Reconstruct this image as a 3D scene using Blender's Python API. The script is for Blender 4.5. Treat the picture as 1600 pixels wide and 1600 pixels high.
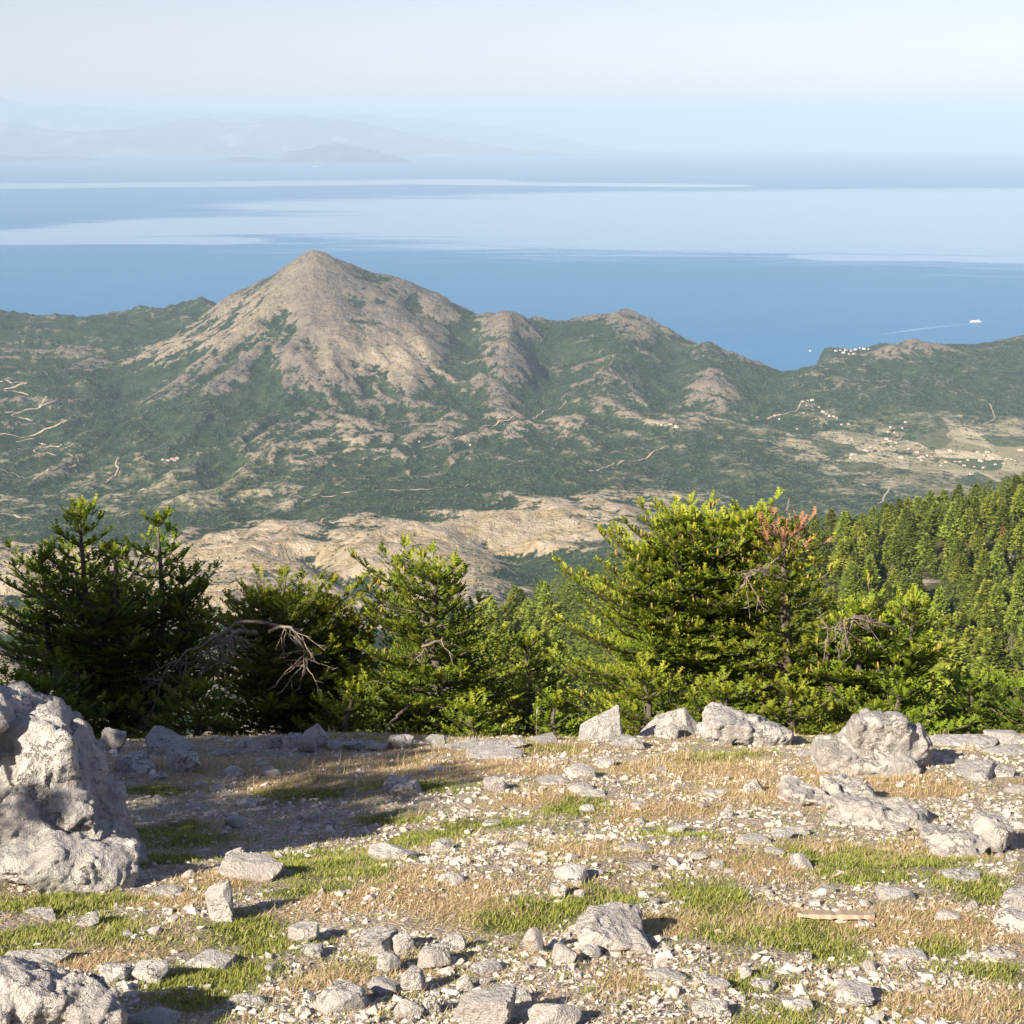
import bpy, bmesh, math, random
import numpy as np
from mathutils import Vector, Matrix, Euler, noise as mnoise

for o in list(bpy.data.objects):
    bpy.data.objects.remove(o)
SC = bpy.context.scene
COL = SC.collection
R = math.radians
rng = np.random.default_rng(7)
random.seed(7)

# ------------------------------------------------------------------ camera
F_PX = 2400.0                                   # focal length for a 1600 px frame
PITCH = math.atan(615.0 / F_PX)                 # eye level lies on row 185
cam_d = bpy.data.cameras.new('camera')
cam_d.sensor_fit = 'HORIZONTAL'
cam_d.sensor_width = 36.0
cam_d.lens = 36.0 * F_PX / 1600.0
cam_d.clip_start = 0.1
cam_d.clip_end = 400000.0
cam = bpy.data.objects.new('camera', cam_d)
COL.objects.link(cam)
cam.location = (0, 0, 0)
cam.rotation_euler = (math.pi / 2 - PITCH, 0, 0)
SC.camera = cam

# ------------------------------------------------------------------ sky + sun
SUN_EL = R(32.0)
SUN_AZ = R(41.0)                                # behind the viewer, this far to the left
to_sun = Vector((-math.sin(SUN_AZ) * math.cos(SUN_EL), -math.cos(SUN_AZ) * math.cos(SUN_EL), math.sin(SUN_EL)))
W = bpy.data.worlds.new('World')
SC.world = W
W.use_nodes = True
wn = W.node_tree
wn.nodes.clear()
sky = wn.nodes.new('ShaderNodeTexSky')
sky.sky_type = 'NISHITA'
sky.sun_disc = False
sky.sun_elevation = SUN_EL
sky.sun_rotation = math.atan2(to_sun.x, to_sun.y)
sky.altitude = 1300
sky.air_density = 1.0
sky.dust_density = 1.5
sky.ozone_density = 1.5
bg = wn.nodes.new('ShaderNodeBackground')
bg.inputs['Strength'].default_value = 0.064
wo = wn.nodes.new('ShaderNodeOutputWorld')
wb = wn.nodes.new('ShaderNodeMix')                # white balance of the picture, the same over the whole sky
wb.data_type = 'RGBA'; wb.blend_type = 'MULTIPLY'; wb.inputs[0].default_value = 1.0
wb.inputs[7].default_value = (1.11, 0.93, 0.97, 1)
wn.links.new(sky.outputs[0], wb.inputs[6])
wn.links.new(wb.outputs[2], bg.inputs['Color'])
wn.links.new(bg.outputs[0], wo.inputs['Surface'])
sun_d = bpy.data.lights.new('sun', 'SUN')
sun_d.energy = 5.0
sun_d.angle = R(0.53)
sun_d.color = (1.0, 0.88, 0.70)
sun = bpy.data.objects.new('sun', sun_d)
COL.objects.link(sun)
sun.rotation_euler = to_sun.to_track_quat('Z', 'Y').to_euler()

SC.view_settings.view_transform = 'Standard'
SC.view_settings.look = 'None'
SC.view_settings.gamma = 1.0
SC.view_settings.exposure = 1.12
SC.view_settings.use_curve_mapping = False
SC.render.engine = 'CYCLES'
cy = SC.cycles
cy.max_bounces = 5
cy.diffuse_bounces = 2
cy.glossy_bounces = 2
cy.transmission_bounces = 2
cy.volume_bounces = 0
cy.transparent_max_bounces = 8
cy.use_denoising = True
try:
    cy.denoiser = 'OPENIMAGEDENOISE'
except Exception:
    pass
cy.sample_clamp_indirect = 4.0

# ------------------------------------------------------------------ picture <-> place
CP, SP = math.cos(PITCH), math.sin(PITCH)
SEA = -1300.0
RE = 6.371e6


def ray(u, v):
    a, b = (u - 800.0) / F_PX, (v - 800.0) / F_PX
    return np.array([a, CP - b * SP, -SP - b * CP])


def P(u, v, Y, dz=0.0):
    d = ray(u, v)
    q = d * (Y / d[1])
    return (q[0], q[1], q[2] + dz)


def project(p):
    """world points (n,3) -> u, v on the 1600 px frame"""
    p = np.asarray(p, float).reshape(-1, 3)
    depth = p[:, 1] * CP - p[:, 2] * SP
    up = p[:, 1] * SP + p[:, 2] * CP
    return 800 + F_PX * p[:, 0] / depth, 800 - F_PX * up / depth, depth


# ------------------------------------------------------------------ noise
def _h(ix, iy, iz, seed):
    n = (ix.astype(np.int64) * 374761393 + iy.astype(np.int64) * 668265263 + iz.astype(np.int64) * 2147483647 + seed * 974634777) & 0xFFFFFFFF
    n = ((n ^ (n >> 13)) * 1274126177) & 0xFFFFFFFF
    n = ((n ^ (n >> 16)) * 2246822519) & 0xFFFFFFFF
    return ((n ^ (n >> 15)) & 0xFFFFFF) / float(0xFFFFFF)


def vn2(x, y, seed=0):
    """2-D gradient noise, about -1..1"""
    x = np.asarray(x, float); y = np.asarray(y, float)
    x0 = np.floor(x); y0 = np.floor(y)
    fx = x - x0; fy = y - y0
    z = np.zeros_like(x0)
    def g(ix, iy, dx, dy):
        a = _h(ix, iy, z, seed) * 2 * np.pi
        return np.cos(a) * dx + np.sin(a) * dy
    sx = fx * fx * fx * (fx * (fx * 6 - 15) + 10)
    sy = fy * fy * fy * (fy * (fy * 6 - 15) + 10)
    n00 = g(x0, y0, fx, fy); n10 = g(x0 + 1, y0, fx - 1, fy)
    n01 = g(x0, y0 + 1, fx, fy - 1); n11 = g(x0 + 1, y0 + 1, fx - 1, fy - 1)
    return 1.5 * ((n00 * (1 - sx) + n10 * sx) * (1 - sy) + (n01 * (1 - sx) + n11 * sx) * sy)


def fbm2(x, y, seed=0, oct=4, gain=0.5, lac=2.03):
    s = 0; a = 1.0; t = 0
    for i in range(oct):
        s = s + a * vn2(x, y, seed + i * 17); t += a
        a *= gain; x = x * lac + 3.1; y = y * lac + 1.7
    return s / t


def rid2(x, y, seed=0, oct=4, gain=0.5, lac=2.03):
    s = 0; a = 1.0; t = 0
    for i in range(oct):
        s = s + a * (1 - 2 * np.abs(vn2(x, y, seed + i * 17))); t += a
        a *= gain; x = x * lac + 5.1; y = y * lac + 2.7
    return s / t


def vn3(p, seed=0):
    p = np.asarray(p, float)
    i = np.floor(p); f = p - i
    s = f * f * (3 - 2 * f)
    r = 0
    for dx in (0, 1):
        for dy in (0, 1):
            for dz in (0, 1):
                w = (s[:, 0] if dx else 1 - s[:, 0]) * (s[:, 1] if dy else 1 - s[:, 1]) * (s[:, 2] if dz else 1 - s[:, 2])
                r = r + w * _h(i[:, 0] + dx, i[:, 1] + dy, i[:, 2] + dz, seed)
    return r * 2 - 1


def fbm3(p, seed=0, oct=4, gain=0.5):
    s = 0; a = 1.0; t = 0
    for k in range(oct):
        s = s + a * vn3(p, seed + 31 * k); t += a
        a *= gain; p = p * 2.03 + 7.3
    return s / t


def sstep(x, a, b):
    t = np.clip((x - a) / (b - a), 0, 1)
    return t * t * (3 - 2 * t)


# ------------------------------------------------------------------ mesh helpers
def mesh_np(name, verts, faces, mats=(), attrs=None, smooth=False, mat_idx=None):
    """verts (n,3), faces (m,3|4) -> mesh; attrs: {name: (n,) or (n,3)} on points"""
    verts = np.ascontiguousarray(verts, dtype=np.float32)
    faces = np.ascontiguousarray(faces, dtype=np.int32)
    me = bpy.data.meshes.new(name)
    k = faces.shape[1]
    me.vertices.add(len(verts)); me.vertices.foreach_set('co', verts.ravel())
    me.loops.add(faces.size); me.loops.foreach_set('vertex_index', faces.ravel())
    me.polygons.add(len(faces))
    me.polygons.foreach_set('loop_start', np.arange(0, faces.size, k, dtype=np.int32))
    me.polygons.foreach_set('loop_total', np.full(len(faces), k, dtype=np.int32))
    me.polygons.foreach_set('use_smooth', np.full(len(faces), bool(smooth)))
    if mat_idx is not None:
        me.polygons.foreach_set('material_index', np.ascontiguousarray(mat_idx, dtype=np.int32))
    for m in mats:
        me.materials.append(m)
    if attrs:
        for an, av in attrs.items():
            av = np.asarray(av, dtype=np.float32)
            if av.ndim == 1:
                a = me.attributes.new(an, 'FLOAT', 'POINT'); a.data.foreach_set('value', av)
            else:
                a = me.attributes.new(an, 'FLOAT_VECTOR', 'POINT'); a.data.foreach_set('vector', np.ascontiguousarray(av).ravel())
    me.update(calc_edges=True)
    me.validate()
    return me


def link(name, data, parent=None, loc=None, label=None, cat=None, group=None, kind=None):
    o = bpy.data.objects.new(name, data)
    COL.objects.link(o)
    if parent is not None:
        o.parent = parent
    if loc is not None:
        o.location = loc
    if label: o['label'] = label
    if cat: o['category'] = cat
    if group: o['group'] = group
    if kind: o['kind'] = kind
    return o


def grid_faces(nr, nc):
    i = np.arange(nr * nc).reshape(nr, nc)
    return np.stack([i[:-1, :-1], i[:-1, 1:], i[1:, 1:], i[1:, :-1]], -1).reshape(-1, 4)


def merge(tv, tf, pos, mats3, attr=None):
    """copies of a template: tv (k,3), tf (f,3), pos (n,3), mats3 (n,3,3)"""
    n, k = len(pos), len(tv)
    v = np.einsum('nij,kj->nki', mats3, tv) + pos[:, None, :]
    f = tf[None] + (np.arange(n) * k)[:, None, None]
    return v.reshape(-1, 3), f.reshape(-1, tf.shape[1])


def rotz(a):
    c, s = np.cos(a), np.sin(a); z = np.zeros_like(c); o = np.ones_like(c)
    return np.stack([np.stack([c, -s, z], -1), np.stack([s, c, z], -1), np.stack([z, z, o], -1)], -2)


def rand_rot(n, g=rng):
    q = g.normal(size=(n, 4)); q /= np.linalg.norm(q, axis=1)[:, None]
    w, x, y, z = q.T
    return np.stack([np.stack([1 - 2 * (y * y + z * z), 2 * (x * y - z * w), 2 * (x * z + y * w)], -1),
                     np.stack([2 * (x * y + z * w), 1 - 2 * (x * x + z * z), 2 * (y * z - x * w)], -1),
                     np.stack([2 * (x * z - y * w), 2 * (y * z + x * w), 1 - 2 * (x * x + y * y)], -1)], -2)


def ico(sub):
    bm = bmesh.new()
    bmesh.ops.create_icosphere(bm, subdivisions=sub, radius=1.0)
    v = np.array([x.co[:] for x in bm.verts]); bm.verts.index_update()
    f = np.array([[l.index for l in p.verts] for p in bm.faces])
    bm.free()
    return v, f


ICO = {k: ico(k) for k in (1, 2, 3, 4, 5)}


# ------------------------------------------------------------------ materials
class NT:
    def __init__(self, name):
        self.m = bpy.data.materials.new(name); self.m.use_nodes = True
        self.t = self.m.node_tree; self.t.nodes.clear()
        self.out = self.t.nodes.new('ShaderNodeOutputMaterial')
    def n(self, kind, **kw):
        nd = self.t.nodes.new('ShaderNode' + kind)
        for k, v in kw.items():
            setattr(nd, k, v)
        return nd
    def l(self, a, b):
        self.t.links.new(a, b)
    def put(self, sock, v):
        if v is None: return
        if hasattr(v, 'is_linked') or hasattr(v, 'links'):
            self.l(v, sock)
        elif isinstance(v, (tuple, list)) and len(v) == 3 and sock.type == 'RGBA':
            sock.default_value = (*v, 1)
        else:
            sock.default_value = v
    def mix(self, fac, a, b, mode='MIX'):
        nd = self.n('Mix', data_type='RGBA', blend_type=mode, clamp_factor=True)
        self.put(nd.inputs[0], fac); self.put(nd.inputs[6], a); self.put(nd.inputs[7], b)
        return nd.outputs[2]
    def math(self, op, a, b=None, c=None, clamp=False):
        nd = self.n('Math', operation=op, use_clamp=clamp)
        self.put(nd.inputs[0], a); self.put(nd.inputs[1], b)
        if c is not None: self.put(nd.inputs[2], c)
        return nd.outputs[0]
    def noise(self, vec, scale, detail=4, rough=0.55, dist=0.0):
        nd = self.n('TexNoise')
        if vec is not None: self.l(vec, nd.inputs['Vector'])
        nd.inputs['Scale'].default_value = scale; nd.inputs['Detail'].default_value = detail
        nd.inputs['Roughness'].default_value = rough; nd.inputs['Distortion'].default_value = dist
        return nd.outputs['Fac']
    def ramp(self, x, a, b, lo=0.0, hi=1.0):
        nd = self.n('MapRange', interpolation_type='SMOOTHSTEP')
        self.put(nd.inputs['Value'], x)
        self.put(nd.inputs['From Min'], a); self.put(nd.inputs['From Max'], b)
        self.put(nd.inputs['To Min'], lo); self.put(nd.inputs['To Max'], hi)
        return nd.outputs[0]
    def attr(self, name, vec=False):
        nd = self.n('Attribute', attribute_name=name)
        return nd.outputs['Vector' if vec else 'Fac']
    def pos(self):
        return self.n('NewGeometry').outputs['Position']
    def objco(self):
        return self.n('TexCoord').outputs['Object']
    def bump(self, h, strength, dist):
        nd = self.n('Bump'); self.l(h, nd.inputs['Height'])
        nd.inputs['Strength'].default_value = strength; nd.inputs['Distance'].default_value = dist
        return nd.outputs[0]
    def scaled(self, vec, s):
        nd = self.n('Mapping'); self.l(vec, nd.inputs['Vector']); nd.inputs['Scale'].default_value = s
        return nd.outputs[0]
    def principled(self, col, rough=0.9, normal=None, spec=0.2, **kw):
        b = self.n('BsdfPrincipled')
        self.put(b.inputs['Base Color'], col); self.put(b.inputs['Roughness'], rough)
        self.put(b.inputs['Specular IOR Level'], spec)
        if normal is not None: self.l(normal, b.inputs['Normal'])
        for k, v in kw.items():
            self.put(b.inputs[k.replace('_', ' ')], v)
        self.l(b.outputs[0], self.out.inputs['Surface'])
        return b


def mat_plain(name, col, rough=0.8, spec=0.2):
    t = NT(name); t.principled(col, rough, spec=spec); return t.m


def mat_terrain():
    t = NT('far_hillside')
    p = t.pos(); bare = t.attr('bare'); gold = t.attr('gold'); fields = t.attr('fields')
    n_big = t.noise(p, 0.0035, 5, 0.6, 0.6)
    n_mid = t.noise(p, 0.013, 5, 0.65, 0.4)
    n_fine = t.noise(p, 0.05, 5, 0.7)
    n_spk = t.noise(p, 0.16, 2, 0.6)
    # cover: share of bare ground, broken up by noise at three sizes
    c = t.math('MULTIPLY_ADD', t.math('SUBTRACT', n_big, 0.5), 1.0, t.math('ADD', bare, 0.03))
    c = t.math('MULTIPLY_ADD', t.math('SUBTRACT', n_mid, 0.5), 1.25, c)
    c = t.math('MULTIPLY_ADD', t.math('SUBTRACT', n_fine, 0.5), 1.75, c)
    c = t.math('MULTIPLY_ADD', t.math('SUBTRACT', n_spk, 0.5), 0.5, c)
    open_ = t.ramp(c, 0.40, 0.62)
    green = t.mix(t.ramp(n_fine, 0.35, 0.65), (0.010, 0.025, 0.012), (0.034, 0.058, 0.020))
    green = t.mix(t.ramp(n_mid, 0.45, 0.7, 0, 0.55), green, (0.075, 0.095, 0.038))
    rock = t.mix(t.ramp(n_fine, 0.3, 0.7), (0.080, 0.071, 0.062), (0.180, 0.160, 0.136))
    rock = t.mix(t.ramp(n_mid, 0.42, 0.66, 0, 0.55), rock, (0.215, 0.168, 0.108))
    dry = t.mix(t.ramp(n_fine, 0.3, 0.7), (0.22, 0.17, 0.095), (0.42, 0.33, 0.20))
    dry = t.mix(t.ramp(n_mid, 0.40, 0.62, 0, 0.7), dry, (0.46, 0.39, 0.30))
    soil = t.mix(gold, rock, dry)
    # small fields on the plain
    vo = t.n('TexVoronoi', feature='F1'); vo.inputs['Scale'].default_value = 0.0075
    vo.inputs['Randomness'].default_value = 0.9
    t.l(t.scaled(p, (1.0, 0.7, 0.0)), vo.inputs['Vector'])
    sep = t.n('SeparateColor'); t.l(vo.outputs['Color'], sep.inputs[0])
    fcol = t.mix(sep.outputs[0], (0.20, 0.19, 0.09), (0.60, 0.50, 0.34))
    fcol = t.mix(t.ramp(sep.outputs[1], 0.68, 0.72), fcol, (0.075, 0.10, 0.04))
    col = t.mix(open_, green, soil)
    ff = t.math('MULTIPLY', fields, t.ramp(c, 0.08, 0.42))
    col = t.mix(ff, col, fcol)
    h = t.math('MULTIPLY_ADD', n_fine, 0.5, t.math('MULTIPLY', n_mid, 1.2))
    h = t.math('MULTIPLY_ADD', n_spk, 0.14, h)
    t.principled(col, 0.95, t.bump(h, 1.0, 22.0), spec=0.05)
    return t.m


def mat_sea():
    t = NT('sea_water')
    p = t.pos(); calm = t.attr('calm')
    w = t.noise(t.scaled(p, (0.0006, 0.0022, 1)), 1.0, 6, 0.6, 0.4)
    w2 = t.noise(t.scaled(p, (0.004, 0.012, 1)), 1.0, 4, 0.6)
    sm = t.math('MULTIPLY_ADD', t.math('SUBTRACT', w, 0.5), 0.7, calm)
    sm = t.math('MULTIPLY_ADD', t.math('SUBTRACT', w2, 0.5), 0.22, sm)
    f = t.ramp(sm, 0.25, 0.85)
    col = t.mix(w, (0.020, 0.13, 0.28), (0.034, 0.175, 0.35))
    rough = t.ramp(f, 0, 1, 0.45, 0.10)
    spec = t.math('MULTIPLY_ADD', t.math('SUBTRACT', w2, 0.5), 0.16, t.ramp(f, 0, 1, 0.14, 0.225))
    t.principled(col, rough, t.bump(w2, 0.10, 10.0), spec=spec)
    return t.m


def mat_far_land():
    t = NT('far_coast')
    p = t.pos()
    n1 = t.noise(p, 0.0007, 6, 0.6); n2 = t.noise(p, 0.004, 4, 0.6)
    c = t.mix(t.ramp(n1, 0.4, 0.6), (0.015, 0.025, 0.02), (0.05, 0.055, 0.045))
    c = t.mix(t.ramp(n1, 0.55, 0.68, 0, .6), c, (0.50, 0.45, 0.40))
    t.principled(c, 0.95, t.bump(n1, 1.0, 300.0), spec=0.0)
    return t.m


def mat_rock(name, tint=(1, 1, 1), dark=0.35):
    t = NT(name)
    p = t.pos(); oi = t.n('ObjectInfo').outputs['Random']
    n1 = t.noise(p, 3.0, 6, 0.62, 0.3); n2 = t.noise(p, 14.0, 6, 0.7); n3 = t.noise(p, 60.0, 4, 0.7)
    base = t.mix(t.ramp(n1, 0.35, 0.65), (0.40 * tint[0], 0.385 * tint[1], 0.375 * tint[2]), (0.63 * tint[0], 0.61 * tint[1], 0.585 * tint[2]))
    base = t.mix(t.math('MULTIPLY', oi, 0.35), base, (0.36, 0.325, 0.295))
    base = t.mix(t.ramp(n2, 0.50, 0.70, 0, 0.50), base, (0.27, 0.262, 0.262))          # weathered grey
    vein = t.noise(p, 5.0, 5, 0.7, 0.25)
    vd = t.math('ABSOLUTE', t.math('SUBTRACT', vein, 0.5))
    crack = t.math('MULTIPLY', t.ramp(vd, 0.003, 0.016, 1.0, 0.0), t.ramp(n1, 0.42, 0.58))
    base = t.mix(t.math('MULTIPLY', crack, 0.7), base, (0.10, 0.088, 0.078))       # cracks
    spots = t.ramp(t.noise(p, 16.0, 6, 0.78, 0.6), 0.57, 0.66, 0, dark)
    base = t.mix(spots, base, (0.075, 0.068, 0.062))                                # black lichen
    lich = t.ramp(t.noise(p, 9.0, 5, 0.7, 0.8), 0.63, 0.72, 0, 0.65)
    base = t.mix(lich, base, (0.33, 0.20, 0.09))                                     # rusty earth stains
    pale = t.ramp(t.noise(p, 18.0, 4, 0.7, 0.3), 0.60, 0.66, 0, 0.55)
    base = t.mix(pale, base, (0.68, 0.66, 0.63))
    h = t.math('MULTIPLY_ADD', n2, 0.6, t.math('MULTIPLY', n1, 0.8))
    h = t.math('MULTIPLY_ADD', n3, 0.35, h)
    h = t.math('MULTIPLY_ADD', crack, -0.35, h)
    t.principled(base, 0.9, t.bump(h, 1.0, 0.06), spec=0.15)
    return t.m


def mat_pebble():
    t = NT('pale_gravel')
    tint = t.attr('tint'); p = t.pos()
    c = t.mix(tint, (0.36, 0.315, 0.275), (0.66, 0.61, 0.56))
    c = t.mix(t.ramp(t.noise(p, 55.0, 4, 0.7), 0.5, 0.7, 0, 0.6), c, (0.30, 0.26, 0.23))
    t.principled(c, 0.9, t.bump(t.noise(p, 120.0, 3, 0.7), 0.5, 0.006), spec=0.15)
    return t.m


def mat_ground():
    t = NT('stony_turf')
    p = t.pos(); g = t.attr('green'); s = t.attr('straw')
    n1 = t.noise(p, 5.0, 5, 0.65); n2 = t.noise(p, 32.0, 5, 0.7); n3 = t.noise(p, 130.0, 3, 0.7)
    soil = t.mix(t.ramp(n2, 0.35, 0.65), (0.28, 0.215, 0.16), (0.54, 0.45, 0.36))
    soil = t.mix(t.ramp(n3, 0.50, 0.62, 0, 0.8), soil, (0.62, 0.54, 0.47))
    straw = t.mix(t.ramp(n2, 0.35, 0.65), (0.34, 0.235, 0.12), (0.58, 0.43, 0.23))
    gr = t.mix(t.ramp(n2, 0.35, 0.65), (0.07, 0.095, 0.025), (0.16, 0.18, 0.05))
    k1 = t.ramp(t.math('MULTIPLY_ADD', t.math('SUBTRACT', n2, 0.5), 1.6, s), 0.36, 0.80)
    k2 = t.ramp(t.math('MULTIPLY_ADD', t.math('SUBTRACT', n2, 0.5), 1.5, g), 0.34, 0.90)
    vo = t.n('TexVoronoi', feature='F1'); vo.inputs['Scale'].default_value = 58.0; t.l(p, vo.inputs['Vector'])
    sp = t.n('SeparateColor'); t.l(vo.outputs['Color'], sp.inputs[0])
    grit = t.mix(sp.outputs[0], (0.24, 0.20, 0.165), (0.62, 0.57, 0.51))
    soil = t.mix(t.ramp(t.math('MULTIPLY_ADD', vo.outputs['Distance'], -0.9, sp.outputs[1]), -0.05, 0.12), soil, grit)
    c = t.mix(k1, soil, straw); c = t.mix(k2, c, gr)
    moss = t.ramp(t.noise(p, 3.3, 5, 0.7, 0.5), 0.64, 0.70, 0, 0.8)
    c = t.mix(moss, c, (0.22, 0.105, 0.028))
    h = t.math('MULTIPLY_ADD', n3, 0.35, n2)
    h = t.math('MULTIPLY_ADD', vo.outputs['Distance'], -0.5, h)
    t.principled(c, 0.95, t.bump(h, 1.0, 0.03), spec=0.08)
    return t.m


def mat_leaf(name, dark, light, tip, trans=0.25, vary=0.13):
    """needles: attribute tint.x random per shoot, tint.y 0 at the twig .. 1 at the new growth"""
    t = NT(name)
    v = t.attr('tint', True)
    sp = t.n('SeparateXYZ'); t.l(v, sp.inputs[0])
    c = t.mix(sp.outputs[0], dark, light)
    c = t.mix(t.math('MULTIPLY', sp.outputs[1], 0.9), c, tip)
    oi = t.n('ObjectInfo').outputs['Random']
    hs = t.n('HueSaturation'); t.put(hs.inputs['Hue'], t.ramp(oi, 0, 1, 0.485, 0.51)); t.put(hs.inputs['Value'], t.ramp(t.math('FRACT', t.math('MULTIPLY', oi, 7.31)), 0, 1, 1 - vary, 1 + vary))
    hs.inputs['Fac'].default_value = 1.0
    t.l(c, hs.inputs['Color'])
    b = t.n('BsdfPrincipled'); t.l(hs.outputs[0], b.inputs['Base Color']); b.inputs['Roughness'].default_value = 0.6
    b.inputs['Specular IOR Level'].default_value = 0.25
    tr = t.n('BsdfTranslucent'); t.l(hs.outputs[0], tr.inputs['Color'])
    mx = t.n('MixShader'); mx.inputs[0].default_value = trans
    t.l(b.outputs[0], mx.inputs[1]); t.l(tr.outputs[0], mx.inputs[2]); t.l(mx.outputs[0], t.out.inputs['Surface'])
    return t.m


def mat_bark(name, a, b):
    t = NT(name); p = t.pos()
    n = t.noise(t.scaled(p, (1, 1, 0.35)), 22.0, 5, 0.7)
    t.principled(t.mix(t.ramp(n, 0.3, 0.7), a, b), 0.95, t.bump(n, 0.8, 0.02), spec=0.1)
    return t.m


def mat_hill_forest():
    t = NT('forest_floor'); p = t.pos()
    n1 = t.noise(p, 0.05, 5, 0.6); n2 = t.noise(p, 0.5, 5, 0.7)
    c = t.mix(t.ramp(n2, 0.35, 0.65), (0.045, 0.06, 0.025), (0.13, 0.115, 0.06))
    c = t.mix(t.ramp(n1, 0.56, 0.68), c, (0.36, 0.32, 0.28))
    t.principled(c, 0.95, t.bump(n2, 1.0, 0.8), spec=0.05)
    return t.m


M = {
    'terrain': mat_terrain(), 'sea': mat_sea(), 'far': mat_far_land(),
    'rock': mat_rock('grey_limestone', (1.0, 0.99, 0.985), 0.6), 'stone': mat_rock('pale_limestone', (1.06, 1.03, 1.0), 0.35),
    'pebble': mat_pebble(), 'ground': mat_ground(), 'floor': mat_hill_forest(),
    'needle': mat_leaf('fir_needles', (0.065, 0.115, 0.014), (0.21, 0.28, 0.026), (0.52, 0.52, 0.055), 0.3),
    'needle_far': mat_leaf('forest_needles', (0.085, 0.135, 0.020), (0.24, 0.29, 0.042), (0.38, 0.38, 0.06), 0.2, 0.38),
    'needle_dead': mat_leaf('dead_needles', (0.20, 0.105, 0.05), (0.36, 0.20, 0.09), (0.42, 0.26, 0.12), 0.15),
    'needle_grey': mat_leaf('bare_dead_twigs', (0.24, 0.19, 0.15), (0.36, 0.30, 0.25), (0.40, 0.33, 0.28), 0.0),
    'scrub': mat_leaf('scrub_leaves', (0.022, 0.042, 0.016), (0.060, 0.085, 0.028), (0.09, 0.11, 0.04), 0.1),
    'bark': mat_bark('fir_bark', (0.07, 0.055, 0.045), (0.19, 0.16, 0.135)),
    'deadwood': mat_bark('dead_wood', (0.15, 0.12, 0.10), (0.30, 0.25, 0.21)),
    'plank': mat_plain('weathered_wood', (0.40, 0.31, 0.235), 0.9, 0.1),
    'grass': mat_leaf('short_grass', (0.095, 0.135, 0.022), (0.25, 0.29, 0.045), (0.50, 0.46, 0.13), 0.3),
    'straw': mat_leaf('dry_grass', (0.40, 0.295, 0.155), (0.64, 0.51, 0.30), (0.74, 0.63, 0.42), 0.3),
    'cone': mat_bark('fir_cone', (0.25, 0.19, 0.05), (0.38, 0.29, 0.08)),
    'dirt': mat_plain('dirt_track', (0.38, 0.29, 0.21), 0.95, 0.05),
    'white_wall': mat_plain('white_plaster', (0.62, 0.57, 0.51), 0.85), 'roof': mat_plain('clay_tiles', (0.42, 0.20, 0.12), 0.9),
    'ship_white': mat_plain('ship_white_paint', (0.80, 0.80, 0.80), 0.5), 'ship_red': mat_plain('ship_red_paint', (0.45, 0.09, 0.06), 0.5),
    'ship_dark': mat_plain('ship_window_band', (0.03, 0.05, 0.08), 0.2), 'foam': mat_plain('wake_foam', (0.13, 0.30, 0.46), 0.9),
}

# ------------------------------------------------------------------ heightfields from known points
class Field:
    """thin-plate surface through (x, y, value...) points"""
    def __init__(self, pts, scale, lam=1e-4):
        pts = np.asarray(pts, float)
        self.s = scale
        self.x = pts[:, :2] / scale
        n = len(pts)
        d = np.linalg.norm(self.x[:, None] - self.x[None], axis=2)
        K = self.phi(d) + lam * np.eye(n)
        A = np.zeros((n + 3, n + 3)); A[:n, :n] = K
        A[:n, n] = 1; A[:n, n + 1:] = self.x; A[n:, :n] = A[:n, n:].T
        b = np.zeros((n + 3, pts.shape[1] - 2)); b[:n] = pts[:, 2:]
        self.w = np.linalg.solve(A, b)
    @staticmethod
    def phi(d):
        return np.where(d > 1e-9, d * d * np.log(np.maximum(d, 1e-9)), 0)
    def __call__(self, x, y):
        shp = np.shape(x)
        q = np.stack([np.ravel(x), np.ravel(y)], 1) / self.s
        out = np.empty((len(q), self.w.shape[1]))
        n = len(self.x)
        for i in range(0, len(q), 40000):
            c = q[i:i + 40000]
            d2 = np.maximum(((c ** 2).sum(1)[:, None] + (self.x ** 2).sum(1)[None] - 2 * c @ self.x.T), 1e-18)
            out[i:i + 40000] = (0.5 * d2 * np.log(d2)) @ self.w[:n] + self.w[n] + c @ self.w[n + 1:]
        return [out[:, j].reshape(shp) for j in range(out.shape[1])]


KY = 1.21
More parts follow.
